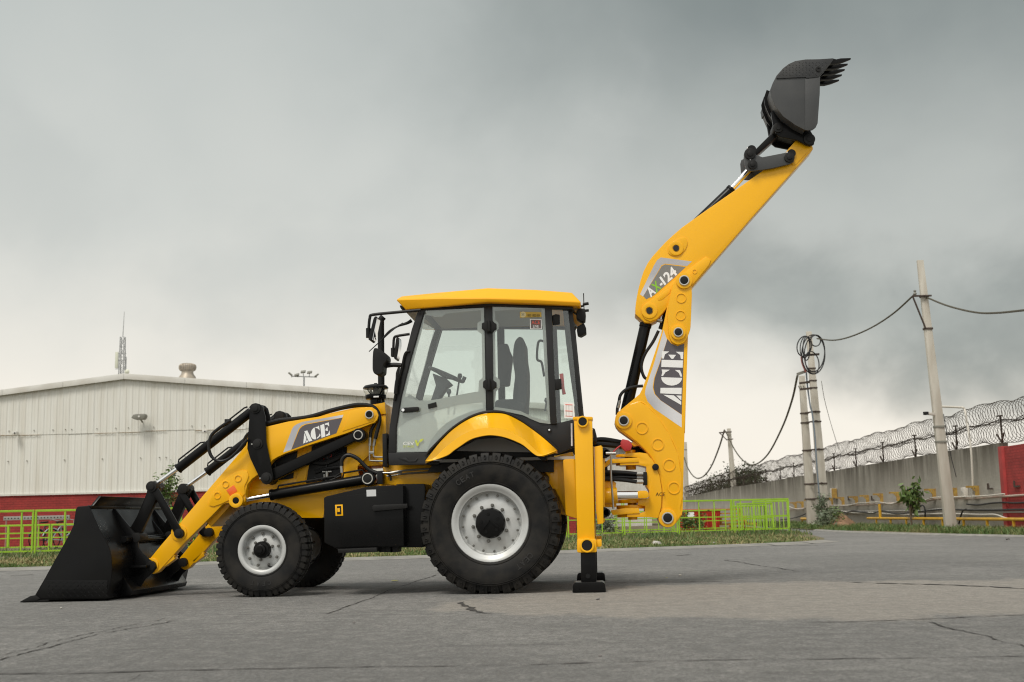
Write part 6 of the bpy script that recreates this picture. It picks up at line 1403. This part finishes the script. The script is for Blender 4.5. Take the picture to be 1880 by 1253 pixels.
z0_, z1_ = at('k', 470, 486, YC).z, at('k', 470, 378, YC).z; po.cyl((cX, YC, z0_), (cX, YC, z1_), .055, .055, 20)
z0_, z1_ = at('k', 470, 760, YC).z, at('k', 470, 640, YC).z; po.cyl((cX, YC, z0_), (cX, YC, z1_), .05, .05, 20)
po.prism(round_poly(tr('k', .97, '440,398 520,392 560,398 600,450 628,520 640,600 636,690 620,750 560,745 450,745 450,728 520,724 548,715 548,684 510,680 512,655 572,640 572,600 556,575 556,470 512,460 412,462 412,448 508,440 508,418 412,414'), .008), .93, 1.31)
kpost = po.build('king_post', YEL, BH, bev=.008)
c = p2('k', 606, 472, .96); MB().disc(c, .035, .90, 1.0).build('post_pin', BLKM, kpost, bev=.004)
q = [p2('k', *w, .9285) for w in ((608, 630), (660, 630), (608, 610))]; text_polys('ACE', q[0], q[1], q[2], .928, 0, 'stencilled_mark', BLKM, kpost)
# swing cylinder
a, b = at('k', 398, 626, .90), at('k', 560, 625, .90)
sc_ = MB(); sc_.cyl(at('k', 320, 632, .90), a, .085); sc_.build('swing_cylinder', YEL, BH, bev=.006)
scy = bpy.data.objects['swing_cylinder']
MB().cyl(a, b, .045).build('piston_rod', CHR, scy); MB().prism(round_poly(tr('k', .84, '508,605 520,600 555,600 570,612 570,636 555,642 512,642'), .01), .84, .96).build('rod_eye', YEL, scy, bev=.008)
sh = MB(); sh.build if False else None
hz = []
for i, (y0_, y1_, Yh) in enumerate(((498, 508, .93), (512, 522, .97), (528, 528, .95), (536, 552, .92))):
    MB().tube([at('k', 318, y0_, Yh), at('k', 420, (y0_+y1_)/2-3, Yh), at('k', 505, y1_, Yh)], .021, 10).build('hydraulic_hose', HOSE, BH)
    MB().cyl(at('k', 500, y1_, Yh), at('k', 545, y1_, Yh), .02).build('hose_fitting', STL, BH)
MB().prism(tr('k', .90, '540,498 560,498 562,570 540,570'), .90, 1.05).build('manifold', BLKM, BH, bev=.005)
MB().tube([at('k', 362, 385, .70), at('k', 364, 520, .70), at('k', 372, 640, .70), at('k', 376, 700, .70)], .011, 8).build('grease_pipe', STL, BH)
MB().tube([at('k', 335, 396, .70), at('k', 390, 396, .70)], .016, 8, 0).build('pipe_clamp', STL, BH)
tg = MB(); tg.prism(tr('k', .88, '415,335 425,317 462,325 482,350 470,380 440,385 418,360'), .88, 1.0); tg.build('transport_lock', REDS, BH, bev=.01); MB().tube([at('k', 430, 345, .9), at('k', 400, 365, .88), at('k', 375, 388, .86)], .008, 8).build('lock_rod', REDS, bpy.data.objects['transport_lock'])
ey = MB(); ey.prism(tr('k', 1.0, '470,345 485,328 510,335 520,352 490,358'), 1.0, 1.24); ey.build('post_lug', YEL, kpost, bev=.008)
hose('k', 1.3, ((265, 325), (330, 322), (430, 340), (500, 360), (570, 410)), .03); hose('k', 1.2, ((262, 345), (350, 350), (450, 365), (560, 420)), .028)
part('rear_cover', 'k', .55, '262,255 275,262 285,300 283,330 268,330', 1.7, m=BLKM)

# ---- boom
YB = 0.965
BOOM = [p2('k', x, y, YB) for x, y in ((520, 72), (440, 138), (400, 172), (388, 195), (383, 225), (390, 248), (406, 268), (440, 292), (500, 335), (545, 375), (578, 415), (604, 462), (622, 515), (634, 570), (640, 620), (637, 680), (624, 730), (622, 756), (632, 782), (650, 797), (674, 802), (700, 796), (722, 775), (750, 735), (756, 705), (762, 420), (770, 150))]
BOOM += [p2('m', x, y, YB) for x, y in ((470, 1180), (478, 900), (487, 640), (500, 500), (508, 390), (495, 330), (470, 312), (445, 315), (420, 335), (395, 400), (372, 490), (345, 620), (300, 755), (262, 870), (235, 940))]
mb = MB(); mb.prism(BOOM, YB, 2*YC-YB); boom = mb.build('boom', YEL, BH, bev=.010)
ov = [p2('k', x, y, YB) for x, y in ((412, 178), (470, 130), (520, 115), (560, 135), (620, 200), (680, 290), (730, 400), (748, 520), (752, 640), (740, 700), (745, 735), (720, 772), (700, 792), (674, 798), (650, 793), (634, 775), (627, 756), (630, 730), (643, 680), (646, 620), (640, 570), (628, 515), (610, 462), (584, 415), (550, 375), (506, 333), (446, 288), (410, 262), (394, 240), (390, 215), (396, 195))]
for mir in (False, True):
    MB().prism(ov, YB-.012, YB+.005).build('boom_side_plate', YEL, boom, bev=.006, mirror=mir)
    MB().tube([(x, YB-.002, z) for x, z in ov[1:11]], .007, 5, 3).build('weld_bead', YEL, boom, mirror=mir)
    for x, y in ((533, 258), (620, 348), (682, 461), (708, 586)):
        c = p2('k', x, y, YB-.012); MB().ring(c, .066, YB-.020, YB-.008, .054, 32).build('pressed_ring', YEL, boom, bev=.003, mirror=mir)
    pl = round_poly([p2('m', x, y, YB-.02) for x, y in ((405, 360), (445, 318), (478, 318), (502, 352), (508, 420), (500, 610), (488, 645), (468, 685), (430, 700), (395, 682), (380, 640), (374, 545), (380, 470))], .03)
    MB().prism(pl, YB-.045, YB+.01).build('boom_head_plate', YEL, boom, bev=.008, mirror=mir)
    for x, y in ((449, 441), (446, 536)):
        c = p2('m', x, y, YB-.045); MB().ring(c, .055, YB-.053, YB-.04, .046, 32).build('pressed_ring', YEL, boom, bev=.003, mirror=mir)
    for k, x, y, r, dd in (('k', 433, 217, .050, .02), ('k', 673, 750, .055, .02), ('m', 465, 345, .050, .06), ('m', 433, 628, .046, .06)):
        c = p2(k, x, y, YB-dd)
        MB().ring(c, r*1.75, YB-dd-.008, YB, r*.9, 32).build('pin_boss', YEL, boom, bev=.004, mirror=mir)
        MB().ring(c, r*1.12, YB-dd-.022, YB-dd, r*.86, 24).build('pin_ring', PINR, boom, bev=.003, mirror=mir)
        MB().disc(c, r*.88, YB-dd-.020, YB-dd, 20).build('pivot_pin', BLKM, boom, bev=.004, mirror=mir)
d = MB(); d.prism([p2('m', x, y, YB) for x, y in ((353, 615), (366, 652), (372, 668), (330, 800), (300, 880), (293, 930), (302, 965), (335, 1000), (452, 1080), (452, 1150), (300, 1045), (265, 1005), (250, 965), (256, 930), (300, 800))], YB-.0008, YB+.002); d.build('decal_border', SILV, boom)
d = MB(); d.prism([p2('m', x, y, YB) for x, y in ((374, 664), (395, 690), (430, 704), (466, 690), (452, 1078), (337, 1000), (306, 965), (297, 930), (304, 880), (335, 790))], YB-.0016, YB+.002); d.build('decal_panel', PURP, boom)
letters_ace(boom, YB, [[p2('m', *q, YB) for q in b] for b in (((449, 1026), (452, 932), (334, 985)), ((452, 922), (456, 834), (338, 918)), ((457, 822), (461, 736), (340, 818)))])
# boom cylinder (lifts the dipper)
a, b = at('m', 135, 1113, YC), at('m', 256, 580, YC)
mb = MB(); mb.cyl(a, b, .062); mb.cyl(b+(a-b)*.04, b, .068); bc = mb.build('boom_cylinder', BLK, BH, bev=.005)
MB().cyl(b+(a-b)*.1, at('m', 275, 512, YC), .034).build('piston_rod', CHR, bc)
MB().tube([at('m', x, y, YC-.09) for x, y in ((325, 620), (295, 680), (255, 740), (235, 790), (232, 830), (245, 870), (262, 885))], .017, 10).build('hydraulic_hose', HOSE, bc)
MB().tube([at('m', x, y, YC-.09) for x, y in ((240, 922), (200, 925), (150, 940), (118, 970), (108, 1010), (100, 1045), (98, 1080))], .017, 10).build('hydraulic_hose', HOSE, bc)
MB().tube([at('m', 112, 1000, YC-.09), at('m', 102, 1042, YC-.09)], .019, 8, 0).build('hose_fitting', STL, bc)
MB().tube([at('m', x, y, YC-.05) for x, y in ((372, 495), (352, 560), (335, 610))], .024, 8).build('hydraulic_hose', HOSE, bc)
MB().cyl(at('m', 316, 560, YC-.1), at('m', 345, 567, YC-.1), .022).build('hose_fitting', STL, bc)

# ---- dipper
YD = 0.985
DIP = [p2('m', x, y, YD) for x, y in ((198, 528), (199, 490), (205, 440), (215, 390), (228, 340), (244, 292), (266, 248), (292, 212), (325, 175), (362, 135), (405, 95), (455, 52))]
DIP += [p2('u', x, y, YD) for x, y in ((165, 968), (430, 783), (610, 655), (690, 562), (715, 560), (790, 592), (792, 608))]
DIP += [p2('m', x, y, YD) for x, y in ((835, 2), (512, 376), (455, 425), (390, 475), (345, 530), (318, 560), (285, 577), (250, 575))]
mb = MB(); mb.prism(DIP, YD, 2*YC-YD); dip = mb.build('dipper_arm', YEL, BH, bev=.010)
for mir in (False, True):
    pl = [p2('m', x, y, YD) for x, y in ((236, 500), (252, 472), (300, 440), (410, 345), (500, 275), (585, 215), (612, 232), (600, 262), (512, 368), (455, 418), (392, 468), (345, 525), (315, 556), (280, 570), (250, 556), (236, 530))]
    MB().prism(pl, YD-.014, YD+.005).build('dipper_side_plate', YEL, dip, bev=.006, mirror=mir)
    MB().prism(round_poly([p2('m', x, y, YD-.014) for x, y in ((318, 440), (332, 425), (375, 392), (395, 390), (388, 412), (345, 450), (325, 455))], .01), YD-.018, YD).build('pressed_slot', YEL, dip, bev=.003, mirror=mir)
    MB().ring(p2('m', 523, 295, YD-.014), .026, YD-.02, YD, .018).build('pressed_ring', YEL, dip, mirror=mir)
    MB().prism(round_poly([p2('m', x, y, YD) for x, y in ((372, 175), (385, 145), (440, 110), (470, 105), (486, 135), (475, 175), (440, 208), (405, 212), (380, 200))], .04), YD-.010, YD+.004).build('cylinder_boss_plate', YEL, dip, bev=.005, mirror=mir)
    for k, x, y, r, dd in (('m', 421, 168, .042, .01), ('m', 275, 510, .045, .014)):
        c = p2(k, x, y, YD-dd); MB().ring(c, r*1.9, YD-dd-.008, YD, r*.9, 32).build('pin_boss', YEL, dip, bev=.004, mirror=mir); MB().disc(c, r*.75, YD-dd-.016, YD).build('pivot_pin', CABK, dip, mirror=mir)
    MB().prism(round_poly([p2('u', x, y, YD) for x, y in ((635, 625), (690, 562), (785, 600), (690, 700), (672, 700))], .01), YD-.008, YD+.004).build('dipper_tip_plate', YEL, dip, bev=.004, mirror=mir)
    if not mir:
        d = MB(); d.prism([p2('m', x, y, YD) for x, y in ((224, 420), (300, 262), (318, 232), (338, 218), (508, 240), (480, 266), (362, 252), (340, 262), (325, 290), (240, 432))], YD-.0008, YD+.002); d.build('decal_border', SILV, dip)
        d = MB(); d.prism([p2('m', x, y, YD) for x, y in ((242, 430), (328, 290), (342, 266), (362, 256), (474, 270), (410, 330), (300, 425), (258, 447))], YD-.0014, YD+.002); d.build('decal_panel', mat('decal_grey', (.20, .195, .18), .4), dip)
        o_, u_ = Vector(p2('m', 282, 436, YD)), Vector(p2('m', 430, 306, YD)); v_ = Vector(p2('m', 254, 396, YD))
        L = u_-o_
        for body, t0, t1, m in (('A', 0, .20, WHT), ('X', .20, .40, GRNX), ('-', .41, .49, WHT), ('124', .51, 1.0, WHT)):
            text_polys(body, tuple(o_+L*t0), tuple(o_+L*t1), tuple(o_+L*t0+(v_-o_)), YD-.003, 0, 'decal_letter', m, dip, bold=.035)
# dipper bucket cylinder, tipping links
a, b, c_ = at('u', 60, 1095, YC), at('u', 328, 838, YC), at('u', 425, 725, YC)
mb = MB(); mb.cyl(a, b, .058); mb.cyl(b+(a-b)*.05, b, .063); kc = mb.build('crowd_cylinder', BLK, BH, bev=.005)
MB().cyl(b+(a-b)*.2, c_, .034).build('piston_rod', CHR, kc)
LK = '394,640 400,618 425,606 450,615 462,640 500,655 640,628 665,632 685,655 680,682 655,695 560,718 500,728 440,735 412,732 400,700'
for yy in (YD-.055, 2*YC-YD+.020):
    lkp = MB().prism(tr('u', YD-.05, LK), yy, yy+.035).build('tipping_link', DGREY, BH, bev=.006)
    if yy < 1:
        for x, y, r in ((428, 637, .062), (443, 699, .052), (655, 658, .055)):
            c = p2('u', x, y, yy); MB().disc(c, r, yy-.022, yy+.01).build('link_pin', BLKM, lkp, bev=.004); MB().disc(c, r*.55, yy-.032, yy, 6).build('pin_bolt', BLKM, lkp, bev=.002)
            MB().disc((c[0]-r*.4, c[1]+r*1.1), .007, yy-.012, yy+.01, 8).build('grease_nipple', WHT, lkp)
sp = MB(); c = p2('u', 428, 637, YC); sp.cyl((c[0], .95, c[1]), (c[0], 1.29, c[1]), .05); c = p2('u', 443, 699, YC); sp.cyl((c[0], .95, c[1]), (c[0], 1.29, c[1]), .045); c = p2('u', 655, 658, YC); sp.cyl((c[0], .95, c[1]), (c[0], 1.29, c[1]), .045); sp.build('link_spacer', BLKM, BH)
MB().prism(tr('u', 1.02, '405,640 425,610 460,610 545,525 600,490 615,520 580,540 470,640 440,665'), 1.02, 1.22).build('bucket_link', BLK, BH, bev=.012)
# ---- digging bucket
WEARP = mat('wear_plate_grey', (.028, .029, .030), .42, col2=(.042, .042, .041), nscale=6, spec=.35)
Yb0, Yb1 = 0.76, 1.48
SH = '745,498 690,470 620,420 575,362 552,310 545,272 560,228 582,185 620,142 652,118 690,101 750,92 830,91 905,88'
BSIDE = SH+' 908,97 832,190 830,290 818,460 808,482 790,496 765,502'
op = tr('u', Yb0, SH); ci = Vector(p2('u', 740, 300, Yb0))
ip = [tuple(Vector(p)+(ci-Vector(p)).normalized()*.018) for p in op]
mb = MB(); mb.prism(op+list(reversed(ip)), Yb0+.02, Yb1-.02); db = mb.build('digging_bucket', DGREY, BH)
for y0_, y1_ in ((Yb0, Yb0+.022), (Yb1-.022, Yb1)):
    MB().prism(tr('u', Yb0, BSIDE), y0_, y1_).build('side_plate', DGREY, db, bev=.003)
    MB().prism(tr('u', Yb0, '746,205 832,190 830,290 818,460 808,482 790,496 765,502 745,498'), y0_-.006, y1_+.006).build('side_reinforcement', DGREY, db, bev=.003)
    MB().prism(tr('u', Yb0, '905,88 908,98 822,195 752,203 750,196 580,204 584,187 622,144 652,121 692,104 752,95 830,93'), y0_-.012, y1_+.012).build('wear_plate', WEARP, db, bev=.002)
bumps = MB()
for i in range(15):
    for j in range(7):
        x, y = 600+i*19, 112+j*14
        if x < 700 and ((x-705)/118)**2+((y-215)/100)**2 > 1.0: continue
        if y > 192 or x > 905-(y-97)*.85-12: continue
        p = at('u', x, y, Yb0-.012); s_ = 1 if (i+j) % 2 else -1
        dv, ev = Vector((s_*.011, 0, .011)), Vector((-s_*.0035, 0, .0035))
        bumps.add([p-dv, p+ev, p+dv, p-ev, p+Vector((0, -.004, 0))], [[0, 1, 4], [1, 2, 4], [2, 3, 4], [3, 0, 4]])
stuff(bumps.build('tread_pattern', WEARP, db))
c = p2('u', 822, 149, Yb0-.012); MB().ring(c, .028, Yb0-.024, Yb0-.01, .012, 16).build('wear_bolt', BLKM, db)
lip = tr('u', Yb0, '830,92 905,86 925,92 905,100'); MB().prism(lip, Yb0, Yb1).build('bucket_lip', BLK, db, bev=.002)
TO = '880,112 905,96 950,84 1012,79 1012,86 965,103 925,112'
tp_ = tr('u', Yb0, TO)
for i in range(5):
    yy = Yb0+.0+i*(Yb1-Yb0-.07)/4
    tmb = MB().prism(tp_, yy, yy+.075); x_lo, x_hi = min(p[0] for p in tp_), max(p[0] for p in tp_)
    tmb.v = [(x, yy+.0375+(y-yy-.0375)*(1-.62*max(0, (x-x_lo)/(x_hi-x_lo)-.25)/.75), z) for x, y, z in tmb.v]     # each tooth tapers to its tip
    tmb.build('bucket_tooth', BLK, db, bev=.004)
    q = p2('u', 862, 118, Yb0)
for i in range(4):
    yy = Yb0+.09+i*.165; c = p2('u', 868, 106, Yb0); MB().cyl((c[0], yy+.03, c[1]-.02), (c[0]+.012, yy+.03, c[1]-.05), .018, n=8).build('tooth_bolt', BLKM, db)
# hanger ears on the back of the bucket
for yy in (.92, 1.28):
    MB().prism(tr('u', .94, '548,400 560,470 575,520 600,540 700,560 745,585 772,592 795,585 800,560 790,530 775,505 740,490 690,462 625,415 580,360'), yy, yy+.035).build('hanger_ear', BLK, db, bev=.005)
MB().prism(tr('u', 1.0, '560,470 580,520 660,545 740,560 745,500 690,468 620,420'), .96, 1.28).build('hanger_web', BLK, db, bev=.006)
for x, y, r in ((770, 553, .062), (590, 487, .055)):
    c = p2('u', x, y, .92); MB().disc(c, r, .90, 1.335).build('hanger_pin', BLKM, db, bev=.004); MB().disc(c, r*.5, .89, .91, 6).build('pin_bolt', BLKM, db)
sr = MB()
for yy in (Yb0+.25, Yb1-.25):
    sr.prism(op[2:7]+[tuple(Vector(p)-(ci-Vector(p)).normalized()*.035) for p in reversed(op[2:7])], yy, yy+.02)
sr.build('back_strip', BLK, db)
MB().prism(op[4:10]+[tuple(Vector(p)-(ci-Vector(p)).normalized()*.012) for p in reversed(op[4:10])], Yb1-.12, Yb1).build('back_strip', BLK, db)
